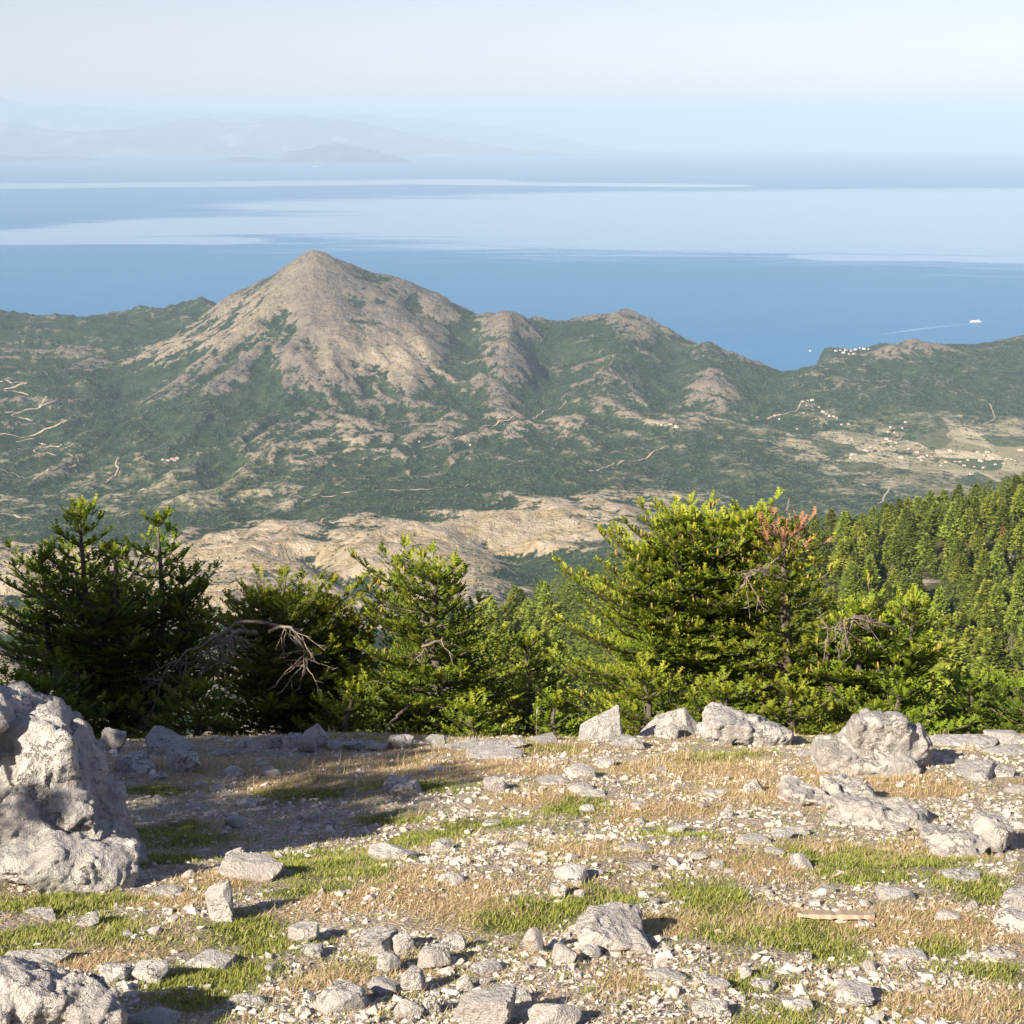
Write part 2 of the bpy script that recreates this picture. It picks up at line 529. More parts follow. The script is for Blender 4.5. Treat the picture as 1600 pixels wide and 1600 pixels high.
# (u, v, depth, bare, gold, fields): where a ridge, face or plain lies in the view, at its real distance
far_ctrl = [
    # left hills, crest, face
    (-250, 490, 6300, .12, 0, 0), (-100, 488, 6300, .15, 0, 0), (0, 493, 6300, .15, 0, 0), (60, 498, 6300, .2, 0, 0), (110, 503, 6300, .2, 0, 0), (200, 492, 6350, .2, 0, 0), (280, 481, 6300, .15, 0, 0), (312, 490, 6150, .3, 0, 0),
    (60, 530, 5900, .15, 0, 0), (200, 525, 5950, .15, 0, 0), (-120, 530, 5900, .15, 0, 0), (270, 530, 5750, .2, 0, 0),
    (60, 558, 5350, .45, 0, 0), (-100, 556, 5350, .4, 0, 0), (130, 570, 5300, .4, 0, 0), (190, 600, 5150, .1, 0, 0),
    (60, 620, 4900, .3, 0, 0), (-100, 620, 4900, .3, 0, 0), (60, 700, 4300, .25, .3, 0), (-100, 700, 4300, .25, .3, 0), (150, 660, 4600, .25, .1, 0),
    # mountain: skyline
    (330, 488, 5750, .5, .2, 0), (380, 461, 5680, .45, .1, 0), (430, 430, 5620, .6, .1, 0), (460, 410, 5600, .9, .2, 0), (490, 400, 5600, 1.1, .2, 0), (515, 405, 5600, 1.0, .2, 0), (545, 418, 5600, .8, 0, 0), (580, 432, 5620, .45, 0, 0),
    (630, 438, 5640, .6, 0, 0), (665, 455, 5680, .75, 0, 0), (700, 476, 5700, .7, 0, 0), (735, 490, 5650, .45, 0, 0), (790, 493, 5450, .8, 0, 0), (850, 508, 5600, .35, 0, 0), (920, 509, 5650, .4, 0, 0), (985, 505, 5700, .5, 0, 0),
    (1025, 520, 5650, .5, 0, 0), (1080, 545, 5600, .35, 0, 0), (1150, 563, 5600, .4, 0, 0), (1200, 577, 5600, .4, 0, 0),
    # mountain: face
    (490, 440, 5400, .95, .1, 0), (430, 470, 5380, .8, .3, 0), (560, 460, 5380, .85, 0, 0), (490, 500, 5150, .85, .1, 0), (400, 510, 5200, .75, .4, 0), (620, 500, 5250, .85, .0, 0), (330, 520, 5450, .7, .5, 0), (230, 560, 5350, .65, .5, 0), (290, 545, 5350, .65, .5, 0),
    (560, 560, 4900, .9, .5, 0), (490, 580, 4800, .7, .2, 0), (620, 560, 4950, 1.0, .7, 0), (400, 570, 4880, .5, 0, 0), (300, 600, 4850, .4, 0, 0), (350, 610, 4750, .45, 0, 0), (680, 530, 5180, .75, .1, 0), (720, 535, 5330, .6, .2, 0), (690, 570, 5000, .6, .3, 0),
    (440, 620, 4620, .15, 0, 0), (560, 620, 4650, .55, .1, 0), (660, 620, 4680, .5, 0, 0), (250, 650, 4500, .1, 0, 0), (360, 680, 4280, .15, 0, 0), (490, 660, 4380, .45, .1, 0), (560, 680, 4250, .6, .5, 0), (640, 680, 4300, .5, .3, 0),
    # shoulder and its right-hand slopes
    (790, 545, 5120, .45, 0, 0), (745, 560, 5180, .6, .1, 0), (830, 560, 5300, .15, 0, 0), (800, 610, 4780, .45, 0, 0), (870, 570, 5230, .6, 0, 0), (930, 560, 5330, .2, 0, 0), (1000, 560, 5380, .3, 0, 0), (890, 620, 4830, .25, 0, 0), (960, 630, 4750, .3, .1, 0),
    (1050, 600, 5050, .55, .1, 0), (1110, 640, 4800, .45, .2, 0), (1130, 590, 5220, .15, 0, 0), (1180, 610, 5100, .15, 0, 0), (1000, 590, 5100, .15, 0, 0), (1215, 600, 5300, .15, 0, 0), (1200, 640, 4850, .1, 0, 0),
    # valley behind the pale hills
    (750, 670, 4380, .4, .4, 0), (820, 700, 4150, .35, .4, 0), (700, 720, 4020, .3, .2, 0), (900, 700, 4180, .35, .3, 0), (1040, 670, 4480, .4, .3, .2), (1000, 720, 4060, .3, .2, .2),
    (200, 740, 4000, .3, .3, .2), (60, 780, 3700, .3, .5, .3), (-100, 800, 3600, .35, .5, .3), (320, 740, 3950, .3, .4, .3), (330, 790, 3520, .25, .5, .4), (480, 730, 3960, .35, .5, .1), (490, 790, 3480, .4, .6, .2), (430, 770, 3680, .4, .6, .3), (180, 810, 3400, .2, .4, .3), (330, 825, 3300, .02, 0, 0), (130, 835, 3250, .15, .2, .1),
    (580, 752, 3850, .3, .3, 0), (570, 772, 3560, .2, 0, 0), (570, 800, 3400, .25, .2, 0), (760, 762, 3700, .15, 0, 0), (680, 795, 3400, .08, 0, 0), (820, 752, 3720, .15, 0, 0), (900, 748, 3700, .2, 0, 0), (640, 760, 3800, .3, .3, 0),
    (1000, 760, 3750, .3, .2, .1), (1100, 740, 3900, .2, 0, 0), (1150, 780, 3650, .25, .2, .2), (1100, 700, 4250, .2, .1, .1), (1250, 740, 3950, .3, .3, .4), (1300, 700, 4350, .35, .5, .8), (1290, 640, 4900, .35, .4, .4), (1430, 700, 4400, .5, .8, 1), (1500, 715, 4250, .55, .9, 1), (1600, 700, 4400, .55, .9, 1),
    (1450, 760, 3850, .35, .6, .6), (1580, 750, 3950, .45, .8, .8), (1300, 780, 3650, .25, .3, .3), (1700, 730, 4150, .5, .8, 1),
    # right-hand hills
    (1245, 580, 5500, .35, 0, 0), (1290, 569, 5600, .35, 0, 0), (1345, 563, 5600, .35, .1, 0), (1410, 535, 5600, .4, .1, 0), (1470, 546, 5650, .3, 0, 0), (1540, 538, 5650, .3, 0, 0), (1600, 527, 5650, .3, 0, 0), (1720, 515, 5700, .3, 0, 0),
    (1300, 600, 5150, .3, .2, 0), (1400, 575, 5350, .3, .1, 0), (1400, 620, 5000, .12, 0, 0), (1500, 590, 5250, .25, .1, 0), (1500, 640, 4900, .3, .2, .1), (1600, 580, 5300, .25, .1, 0), (1600, 640, 4950, .25, .3, .2), (1720, 600, 5200, .25, .2, 0), (1250, 620, 5000, .15, 0, 0), (1340, 650, 4850, .25, .3, .4),
    # pale dry hills on the near side
    (-100, 870, 2850, .75, 1, 0), (100, 865, 2900, .8, 1, 0), (300, 857, 2930, .8, 1, 0), (430, 832, 3080, .8, 1, 0), (530, 835, 3050, .7, 1, 0), (640, 832, 3060, .8, 1, 0), (740, 812, 3180, .75, 1, 0), (850, 785, 3400, .65, .9, 0), (950, 775, 3500, .6, .8, 0), (1050, 785, 3450, .55, .8, 0),
    (-100, 930, 2350, .7, 1, 0), (100, 920, 2420, .75, 1, 0), (300, 915, 2470, .75, 1, 0), (430, 880, 2700, .8, 1, 0), (600, 868, 2760, .95, 1, 0), (680, 885, 2640, .95, .9, 0), (620, 930, 2350, .6, .8, 0), (500, 935, 2330, .6, .9, 0), (540, 905, 2560, .55, .8, 0), (780, 850, 2900, .8, 1, 0), (820, 880, 2750, .15, .2, 0), (850, 845, 2950, .75, 1, 0), (950, 830, 3050, .65, .9, 0), (870, 915, 2550, .3, .5, .2), (740, 905, 2500, .75, .9, 0), (1000, 850, 2850, .45, .7, .2), (1100, 830, 3050, .35, .4, 0), (1250, 830, 3100, .3, .4, 0), (1400, 820, 3200, .3, .4, .2),
    (300, 1000, 1950, .6, .8, 0), (0, 1000, 1950, .6, .8, 0), (650, 990, 2000, .5, .7, 0), (900, 990, 2050, .3, .5, 0), (300, 1080, 1550, .45, .6, 0), (0, 1080, 1550, .45, .6, 0), (650, 1080, 1600, .4, .6, 0), (1200, 1000, 2000, .3, .3, 0), (1600, 980, 2100, .3, .3, 0),
]
pts = []
for (u, v, Y, b, g, fl) in far_ctrl:
    x, y, z = P(u, v, Y * KY)
    pts.append((x, y, z, b, g, fl))
for x, y, z in [(-900, 1150, -640), (0, 1150, -640), (900, 1150, -640), (-900, 1500, -730), (1000, 1500, -720), (600, 1150, -640), (-500, 1150, -640)]:
    pts.append((x, y, z, .4, .5, 0))
# behind the crests the land falls to the shore
crest = [(-250, 490, 6300), (0, 493, 6300), (110, 503, 6300), (200, 492, 6350), (280, 481, 6300), (330, 488, 5750), (430, 430, 5620), (490, 400, 5600), (580, 432, 5620), (665, 455, 5680), (735, 490, 5650), (790, 493, 5450), (900, 509, 5650), (985, 505, 5700), (1080, 545, 5600), (1150, 563, 5600), (1200, 577, 5600), (1245, 580, 5500), (1290, 569, 5600), (1345, 563, 5600), (1410, 535, 5600), (1470, 546, 5650), (1540, 538, 5650), (1600, 527, 5650), (1720, 515, 5700)]
for (u, v, Y) in crest:
    Y = Y * KY; zc = P(u, v, Y)[2]
    k = 1.13 + .00034 * max(0, zc + 1300)
    for kk, z in ((1.06, zc * 1.06 - 45), (k, -1370), (k + .15, -1400)):
        pts.append(((u - 800) / F_PX * Y * kk * 1.02, Y * kk, z, .3, 0, 0))
FAR = Field(pts, 1000.0, 2e-4)
SUMMIT = P(490, 400, 5600 * KY)


def far_height(x, y):
    z, b, g, fl = FAR(x, y)
    rr = np.hypot(x - SUMMIT[0], y - SUMMIT[1])
    th = np.arctan2(y - SUMMIT[1], x - SUMMIT[0])
    wx = x + 120 * fbm2(x / 700, y / 700, 51, 3); wy = y + 120 * fbm2(x / 700, y / 700, 61, 3)
    gul = rid2(th * 4.5 + 0.5 * fbm2(x / 500, y / 500, 7, 4), rr / 900.0 + .4 * fbm2(x / 300, y / 300, 8, 3), 3, 5, .58)
    amp = 58 * sstep(rr, 120, 1100) * (1 - sstep(rr, 1900, 3300))
    relief = 0.35 + 0.65 * sstep(z, -1230, -1000)
    flat = 1 - 0.65 * np.clip(fl, 0, 1)
    near = sstep(y, 1400, 3000)
    z = z + amp * (gul - 0.35) + 26 * np.exp(-rr / 90.0) - 10 * np.exp(-((rr - 220) / 120.0) ** 2)
    z = z + flat * relief * (46 * rid2(wx / 640, wy / 640, 11, 5, .56) - 18) * (0.45 + 0.55 * near)
    z = z + flat * (8 * fbm2(wx / 170, wy / 170, 23, 4) + 12 * rid2(wx / 260, wy / 260, 29, 5, .6) - 5)
    # gullies that cut the pale hills
    pale = sstep(g, 0.5, 0.9) * (1 - sstep(y, 3500, 4100))
    z = z + pale * 22 * (rid2(wx / 420 + .4 * wy / 420, wy / 900, 33, 3) - 0.2)
    for (x0, y0), (x1, y1), wd, dp in [(P(470, 862, 2850 * KY)[:2], P(580, 925, 2480 * KY)[:2], 55, 38), (P(560, 905, 2620 * KY)[:2], P(600, 960, 2250 * KY)[:2], 60, 32),
                                      (P(780, 850, 2980 * KY)[:2], P(850, 900, 2650 * KY)[:2], 80, 35), (P(190, 590, 5400 * KY)[:2], P(200, 690, 4500 * KY)[:2], 120, 35),
                                      (P(1215, 585, 5600 * KY)[:2], P(1200, 640, 4900 * KY)[:2], 90, 25),
                                      (P(792, 495, 5450 * KY)[:2], P(800, 590, 4900 * KY)[:2], 95, -42), (P(735, 520, 5450 * KY)[:2], P(700, 610, 4750 * KY)[:2], 100, 36), (P(855, 530, 5500 * KY)[:2], P(850, 650, 4600 * KY)[:2], 110, 48),
                                      (P(985, 510, 5700 * KY)[:2], P(950, 640, 4700 * KY)[:2], 110, -40), (P(1060, 560, 5500 * KY)[:2], P(1030, 660, 4700 * KY)[:2], 100, 42), (P(1110, 565, 5500 * KY)[:2], P(1130, 650, 4800 * KY)[:2], 90, -35), (P(440, 520, 5200 * KY)[:2], P(400, 640, 4550 * KY)[:2], 90, 30), (P(560, 470, 5350 * KY)[:2], P(590, 600, 4750 * KY)[:2], 80, 24)]:
        dx, dy = x1 - x0, y1 - y0; L2 = dx * dx + dy * dy
        t = np.clip(((x - x0) * dx + (y - y0) * dy) / L2, 0, 1)
        d = np.hypot(x - x0 - t * dx, y - y0 - t * dy)
        z = z - dp * np.exp(-(d / wd) ** 2)
    return z, b, g, fl


# main land sheet, from the foot of our own slope to the shore
nc, nr = 500, 520
tt = np.linspace(-0.50, 0.50, nc)
yy = np.concatenate([np.geomspace(1150, 2300, 40, endpoint=False), np.linspace(2300, 4200, 210, endpoint=False), np.linspace(4200, 7200, 270, endpoint=False), np.linspace(7200, 9300, 40)])
X = tt[None, :] * yy[:, None]; Y = np.repeat(yy[:, None], nc, 1)
Z, B, G_, FL = far_height(X, Y)
Zg = Z
def blur(a, k):
    for ax in (0, 1):
        c = np.cumsum(np.concatenate([np.repeat(np.take(a, [0], ax), k + 1, ax), a, np.repeat(np.take(a, [-1], ax), k, ax)], ax), ax)
        n_ = a.shape[ax]
        a = (np.take(c, np.arange(2 * k + 1, 2 * k + 1 + n_), ax) - np.take(c, np.arange(0, n_), ax)) / (2 * k + 1)
    return a


# rock stands out on the ribs, scrub follows the drainage lines
B = B + np.clip((Z - blur(Z, 4)) / 30, -.16, .16) + np.clip((Z - blur(Z, 14)) / 80, -.20, .15) - .02
B = B - .16 * (1 - sstep(B, .45, .75)) * (1 - np.clip(FL * 1.3, 0, 1))
me = mesh_np('valley_and_mountain', np.stack([X, Y, Z], -1).reshape(-1, 3), grid_faces(len(yy), nc), [M['terrain']],
             {'bare': B.ravel(), 'gold': np.clip(G_, 0, 1).ravel(), 'fields': np.clip(FL, 0, 1).ravel()}, smooth=True)
link('terrain', me, kind='structure', label='broad valley and bare pyramid mountain above the sea')


# peninsula with a harbour village, beyond the right-hand hills
def sea_z(x, y):
    return SEA - (x * x + y * y) / (2 * RE)


def island(name, u0, u1, Yd, prof, depth, seed, label, mat='far', dens=140, rough=0.25):
    """land on the horizon: skyline prof [(u, v)...] at distance Yd, 'depth' metres front to back"""
    nu = dens; nd = 22
    us = np.linspace(u0, u1, nu); ds = np.linspace(-1, 1, nd)
    pv = np.interp(us, [p[0] for p in prof], [p[1] for p in prof])
    V = []
    for j, dd in enumerate(ds):
        for i, u in enumerate(us):
            yd = Yd + dd * depth * 0.5
            q = P(u, pv[i], Yd)
            x = (u - 800) / F_PX * yd * 1.03
            base = sea_z(x, yd) - 12
            top = q[2]
            w = max(0.0, 1 - abs(dd) ** 1.5) * min(1.0, 9.0 * min(i, nu - 1 - i) / nu) ** .6
            V.append((x, yd, base + max(0, top - base) * w))
    V = np.array(V)
    s = (u1 - u0) / F_PX * Yd
    h = V[:, 2] - sea_z(V[:, 0], V[:, 1])
    k = 1 + rough * rid2(V[:, 0] / (s * .09), V[:, 1] / (s * .09), seed, 4)
    edge = np.minimum(1, np.maximum(h, 0) / (np.max(h) * .25 + 1))
    V[:, 2] += h.clip(0) * (k - 1) * edge * 0.7
    m2 = mesh_np(name, V, grid_faces(nd, nu), [M[mat]], smooth=True)
    return link(name, m2, kind='structure', label=label)


island('mountains', 300, 700, 60000, [(300, 262), (375, 247), (400, 245), (450, 249), (470, 238), (500, 234), (520, 228), (545, 224), (565, 231), (590, 235), (620, 243), (645, 250), (660, 254), (700, 262)], 4500, 3, 'hazy rocky island out on the sea')
island('mountains', -300, 260, 64000, [(-300, 240), (-50, 243), (20, 240), (80, 246), (150, 244), (200, 250), (240, 256), (260, 260)], 5000, 5, 'low hazy coast at the left edge of the sea')
island('mountains', -400, 980, 82000, [(-400, 200), (-100, 196), (0, 207), (60, 197), (110, 204), (170, 209), (230, 204), (290, 195), (350, 186), (400, 194), (480, 186), (540, 190), (600, 198), (650, 208), (720, 220), (800, 233), (980, 245)], 9000, 9, 'pale hazy mainland range with a band of cliffs', dens=260)
island('mountains', -500, 1000, 112000, [(-500, 168), (-200, 172), (0, 166), (50, 161), (90, 168), (150, 170), (220, 178), (300, 182), (420, 180), (600, 186), (700, 192), (800, 204), (900, 218), (1000, 235)], 12000, 13, 'faintest and farthest mountain chain', dens=260)

# sea: a sheet that follows the curve of the globe out past the horizon
nth, nrs = 200, 220
th = np.linspace(-0.95, 0.95, nth)
rs = np.concatenate([np.linspace(6000, 16000, 90, endpoint=False), np.geomspace(16000, 165000, nrs - 90)])
X = np.sin(th)[None] * rs[:, None]; Y = np.cos(th)[None] * rs[:, None]
Z = sea_z(X, Y)
su, sv, _ = project(np.stack([X, Y, Z], -1).reshape(-1, 3))
# sheltered water lies smooth, open water is ruffled: the slicks are long lobes on the sea, drawn in metres
lobes = []
for (ua, va, ub, vb, wd) in [(-200, 372, 500, 356, 10), (350, 350, 1000, 346, 18), (900, 330, 1600, 330, 34), (1000, 350, 1800, 360, 42), (900, 375, 1600, 392, 12), (1000, 312, 1800, 305, 16), (0, 291, 700, 283, 5), (-200, 378, 350, 376, 6), (1300, 402, 1800, 408, 6), (700, 286, 1100, 290, 3)]:
    lobes.append((ua, va, ub, vb, wd))
calm = np.zeros(len(su))
def sea_pt(u, v):
    d = ray(u, v); a = d[2] / math.hypot(d[0], d[1])
    # solve r*a = SEA - r^2/2R
    A_ = 1 / (2 * RE); disc = a * a - 4 * A_ * (-SEA)
    r = (-a - math.sqrt(max(disc, 0))) / (2 * A_)
    k = r / math.hypot(d[0], d[1])
    return np.array([d[0] * k, d[1] * k])
lx, ly = X.ravel(), Y.ravel()
for (ua, va, ub, vb, wd) in lobes:
    pa, pb = sea_pt(ua, va), sea_pt(ub, vb)
    c0, c1 = sea_pt((ua + ub) / 2, (va + vb) / 2 - wd), sea_pt((ua + ub) / 2, (va + vb) / 2 + wd)
    width = np.linalg.norm(c0 - c1) / 2
    dx, dy = pb - pa; L2 = dx * dx + dy * dy
    t = np.clip(((lx - pa[0]) * dx + (ly - pa[1]) * dy) / L2, 0, 1)
    dist = np.hypot(lx - pa[0] - t * dx, ly - pa[1] - t * dy)
    calm = np.maximum(calm, 1 - sstep(dist / width, 0.2, 1.6))
calm = calm + .40 * fbm2(lx / 7000, ly / 3200, 77, 4) * sstep(calm, 0.02, .3)
me = mesh_np('sea', np.stack([X, Y, Z], -1).reshape(-1, 3), grid_faces(len(rs), nth), [M['sea']], {'calm': calm}, smooth=True)
link('sea', me, kind='structure', label='calm blue sea with paler smooth slicks')

# headland with the harbour village behind the gap
Yh = 6650 * KY
island('headland', 1262, 1390, Yh, [(1262, 552), (1268, 546), (1285, 544), (1300, 545), (1315, 549), (1330, 547), (1350, 541), (1362, 537), (1375, 539), (1390, 550)], 500, 21, 'small dark headland beyond the green hills', mat='terrain', rough=0.1)

# ------------------------------------------------------------------ near hillside with the fir forest
hp = []
for (u, v, Y_, dz) in [(1600, 745, 780, -13), (1400, 778, 800, -20), (1250, 806, 800, -22), (1120, 840, 790, -20), (1000, 882, 760, -16), (880, 908, 720, -14), (760, 952, 660, -12), (650, 1020, 560, -8), (1750, 725, 800, -8),
                       (1600, 850, 620, -8), (1480, 1010, 430, -8), (1600, 950, 480, -8), (1580, 1100, 260, -7), (1400, 950, 520, -8), (1200, 900, 610, -8), (1000, 950, 580, -8), (900, 960, 570, -8), (850, 1010, 430, -8), (1100, 1000, 450, -8), (1250, 1000, 450, -8), (1300, 1080, 300, -7), (800, 1070, 300, -7), (1500, 1130, 200, -6), (1750, 950, 480, -8), (1750, 1080, 280, -7)]:
    hp.append(P(u, v, Y_, dz))
hp += [(-60, 300, -160), (-150, 400, -250), (-200, 700, -400), (-60, 60, -34), (0, 60, -33), (60, 60, -33), (-100, 150, -88), (0, 150, -80), (300, 980, -330), (100, 980, -360), (520, 980, -320), (-50, 900, -420), (0, 1250, -660), (400, 1250, -650), (700, 1250, -640), (-300, 1250, -680), (-500, 1250, -680), (-400, 700, -430), (-300, 300, -200),
       (-16, 26, -14.4), (0, 26, -14.4), (16, 26, -14.4), (30, 24, -13.4), (-30, 24, -13.4), (120, 150, -80), (0, 100, -55), (50, 100, -55), (-60, 24, -14), (60, 24, -14)]
HILL = Field(hp, 100.0, 1e-4)


def hill_height(x, y):
    z = HILL(x, y)[0]
    return z + sstep(y, 60, 250) * (4.0 * fbm2(x / 60, y / 60, 81, 3)) + 0.6 * fbm2(x / 9, y / 9, 83, 3)


hy = np.geomspace(24, 1300, 170); ht = np.linspace(-0.62, 0.62, 150)
X = ht[None] * (hy[:, None] + 18); Y = np.repeat(hy[:, None], len(ht), 1)
Z = hill_height(X, Y)
link('hillside', mesh_np('hillside', np.stack([X, Y, Z], -1).reshape(-1, 3), grid_faces(len(hy), len(ht)), [M['floor']], smooth=True), kind='structure', label='steep wooded slope falling away below the summit')


# ------------------------------------------------------------------ foreground ground
def ground_height(x, y):
    x = np.asarray(x, float); y = np.asarray(y, float)
    ye = 14.0 + 0.7 * vn2(x / 3.0, x * 0 + 3.3, 91)
    z = -1.65 - 0.302 * y
    over = np.maximum(y - ye, 0)
    z = z - 0.34 * over * over / (over + 1.2)
    z = z - 0.13 * np.exp(-(((x + 1.6) / 1.9) ** 2 + ((y - 9.6) / 1.9) ** 2))      # the hollow on the left
    z = z + 0.10 * np.exp(-(((x - 0.4) / 1.8) ** 2 + ((y - 7.4) / 1.2) ** 2))
    z = z + 0.12 * np.exp(-(((x - 3.4) / 1.3) ** 2 + ((y - 11.8) / 1.2) ** 2))
    z = z + 0.055 * fbm2(x / 1.3, y / 1.3, 93, 3) + 0.022 * fbm2(x / 0.35, y / 0.35, 95, 3) + 0.006 * vn2(x / 0.08, y / 0.08, 97)
    return z


def g1(x, y):
    return float(ground_height(np.array([x]), np.array([y]))[0])


def ground_hit(u, v):
    d = ray(u, v); Yt = np.linspace(2.5, 24, 1200)
    h = ground_height(d[0] / d[1] * Yt, Yt); zr = d[2] / d[1] * Yt
    i = np.nonzero(zr < h)[0]
    i = i[0] if len(i) else len(Yt) - 1
    return np.array([d[0] / d[1] * Yt[i], Yt[i], h[i]])


# turf: green patches lie here and there, dry grass between them, the rest is gravel
green_spots = [(880, 1425, 130, 30), (950, 1405, 60, 20), (1110, 1400, 60, 30), (1130, 1465, 60, 30), (1250, 1475, 80, 30), (1350, 1345, 120, 22), (1540, 1395, 60, 25), (1530, 1520, 80, 18), (380, 1450, 50, 25), (520, 1345, 110, 18), (560, 1365, 90, 14), (320, 1530, 110, 22), (300, 1560, 70, 22), (100, 1412, 110, 16), (30, 1475, 60, 35), (300, 1310, 90, 14), (260, 1300, 60, 14), (240, 1345, 50, 10), (1070, 1305, 60, 10), (670, 1312, 50, 14), (660, 1225, 90, 10), (900, 1262, 60, 12), (740, 1290, 80, 10), (430, 1480, 40, 20), (200, 1450, 60, 20), (1330, 1370, 90, 12), (1220, 1590, 60, 15), (470, 1395, 60, 14), (1120, 1180, 70, 8), (850, 1170, 60, 8), (460, 1240, 90, 8), (250, 1235, 60, 9), (600, 1285, 60, 9), (1480, 1480, 40, 14), (1180, 1535, 60, 18), (820, 1440, 70, 18)]
straw_spots = [(430, 1195, 330, 16), (700, 1200, 200, 16), (480, 1225, 200, 12), (1080, 1200, 170, 22), (1200, 1240, 130, 20), (1330, 1215, 120, 18), (1420, 1235, 120, 14), (720, 1395, 150, 26), (640, 1375, 90, 16), (560, 1410, 110, 18), (1190, 1355, 80, 22), (1100, 1440, 90, 20), (760, 1435, 60, 20), (1050, 1265, 120, 14), (850, 1245, 80, 12), (1300, 1330, 120, 12), (500, 1530, 60, 14), (960, 1540, 60, 18), (1420, 1440, 160, 30), (1200, 1440, 120, 24), (1480, 1570, 120, 24), (300, 1400, 80, 14), (150, 1490, 80, 20), (350, 1370, 60, 14), (940, 1330, 100, 12), (1480, 1330, 90, 12), (780, 1170, 200, 10)]


_SPOT = {}


def spot_geo(spots):
    key = id(spots)
    if key not in _SPOT:
        r = []
        for (u, v, a, b) in spots:
            c = ground_hit(u, v); e = ground_hit(u + a, v); n1 = ground_hit(u, v - b); n2 = ground_hit(u, v + b)
            r.append((c[0], c[1], abs(e[0] - c[0]), max(abs(n1[1] - n2[1]) / 2, .08)))
        _SPOT[key] = r
    return _SPOT[key]


def spot_mask(x, y, spots, seed):
    wx = x + 0.22 * fbm2(x / .5, y / .5, seed, 3); wy = y + 0.22 * fbm2(x / .5, y / .5, seed + 5, 3)
    m = np.zeros(np.shape(x))
    for (cx_, cy_, rx, ry) in spot_geo(spots):
        m = np.maximum(m, np.exp(-(((wx - cx_) / rx) ** 2 + ((wy - cy_) / ry) ** 2) * 1.1))
    return m


def turf(x, y):
    g = spot_mask(x, y, green_spots, 101) + 0.17 + 0.42 * fbm2(x / .9, y / .9, 111, 4)
    s = spot_mask(x, y, straw_spots, 121) * 0.9 + 0.55 * fbm2(x / .6, y / .6, 131, 4) + 0.27
    far = sstep(y, 12.5, 15.5)
    s = s + 0.35 * far; g = g + 0.25 * far
    return np.clip(g, 0, 1), np.clip(s, 0, 1)


gx = np.concatenate([np.linspace(-26, -6.2, 40, endpoint=False), np.linspace(-6.2, 6.2, 280), np.linspace(6.25, 26, 40)])
gy = np.concatenate([np.linspace(-9, 3.5, 30, endpoint=False), np.geomspace(3.5, 15.5, 270, endpoint=False), np.linspace(15.5, 29, 40)])
X, Y = np.meshgrid(gx, gy)
Z = ground_height(X, Y)
GA, SA = turf(X.ravel(), Y.ravel())
link('ground', mesh_np('ground', np.stack([X, Y, Z], -1).reshape(-1, 3), grid_faces(len(gy), len(gx)), [M['ground']], {'green': GA, 'straw': SA}, smooth=True), kind='structure', label='stony sunlit turf of the mountain top')

# ------------------------------------------------------------------ haze: one even body of air round everything
HAZE_DENSITY = 2.8e-5
ht_ = NT('haze_air')
pv = ht_.n('VolumePrincipled')
pv.inputs['Color'].default_value = (0.57, 0.76, 1.0, 1)
pv.inputs['Density'].default_value = HAZE_DENSITY
pv.inputs['Anisotropy'].default_value = -0.12
ht_.l(pv.outputs[0], ht_.out.inputs['Volume'])
hx0, hx1, hy0, hy1, hz0, hz1 = -150000, 150000, -6000, 172000, -3700, 950
hv = [(hx0, hy0, hz0), (hx1, hy0, hz0), (hx1, hy1, hz0), (hx0, hy1, hz0), (hx0, hy0, hz1), (hx1, hy0, hz1), (hx1, hy1, hz1), (hx0, hy1, hz1)]
hf = [(0, 3, 2, 1), (4, 5, 6, 7), (0, 1, 5, 4), (1, 2, 6, 5), (2, 3, 7, 6), (3, 0, 4, 7)]
hm = mesh_np('haze', hv, np.array(hf), [ht_.m])
link('haze', hm, kind='stuff', label='thin blue haze over valley and sea')

# ------------------------------------------------------------------ tracks in the valley
def drape(x, y):
    a = np.clip((x / y - tt[0]) / (tt[1] - tt[0]), 0, nc - 1.001); b = np.clip(np.interp(y, yy, np.arange(len(yy))), 0, len(yy) - 1.001)
    i, j = a.astype(int), b.astype(int); fa, fb = a - i, b - j
    return (Zg[j, i] * (1 - fa) + Zg[j, i + 1] * fa) * (1 - fb) + (Zg[j + 1, i] * (1 - fa) + Zg[j + 1, i + 1] * fa) * fb


def far_hit(u, v, y0=2200.0, y1=9000.0, n=1500):
    d = ray(u, v); Y = np.linspace(y0, y1, n)
    x = d[0] / d[1] * Y; zr = d[2] / d[1] * Y
    h = drape(x, Y)
    below = np.nonzero(zr < h)[0]
    if len(below) == 0: return None
    i = below[0]
    if i == 0: return (x[0], Y[0], h[0])
    a = (zr[i - 1] - h[i - 1]); b = (h[i] - zr[i]); t = a / (a + b)
    yq = Y[i - 1] + t * (Y[i] - Y[i - 1])
    xx = d[0] / d[1] * yq
    return (xx, yq, float(drape(np.array([xx]), np.array([yq]))[0]))



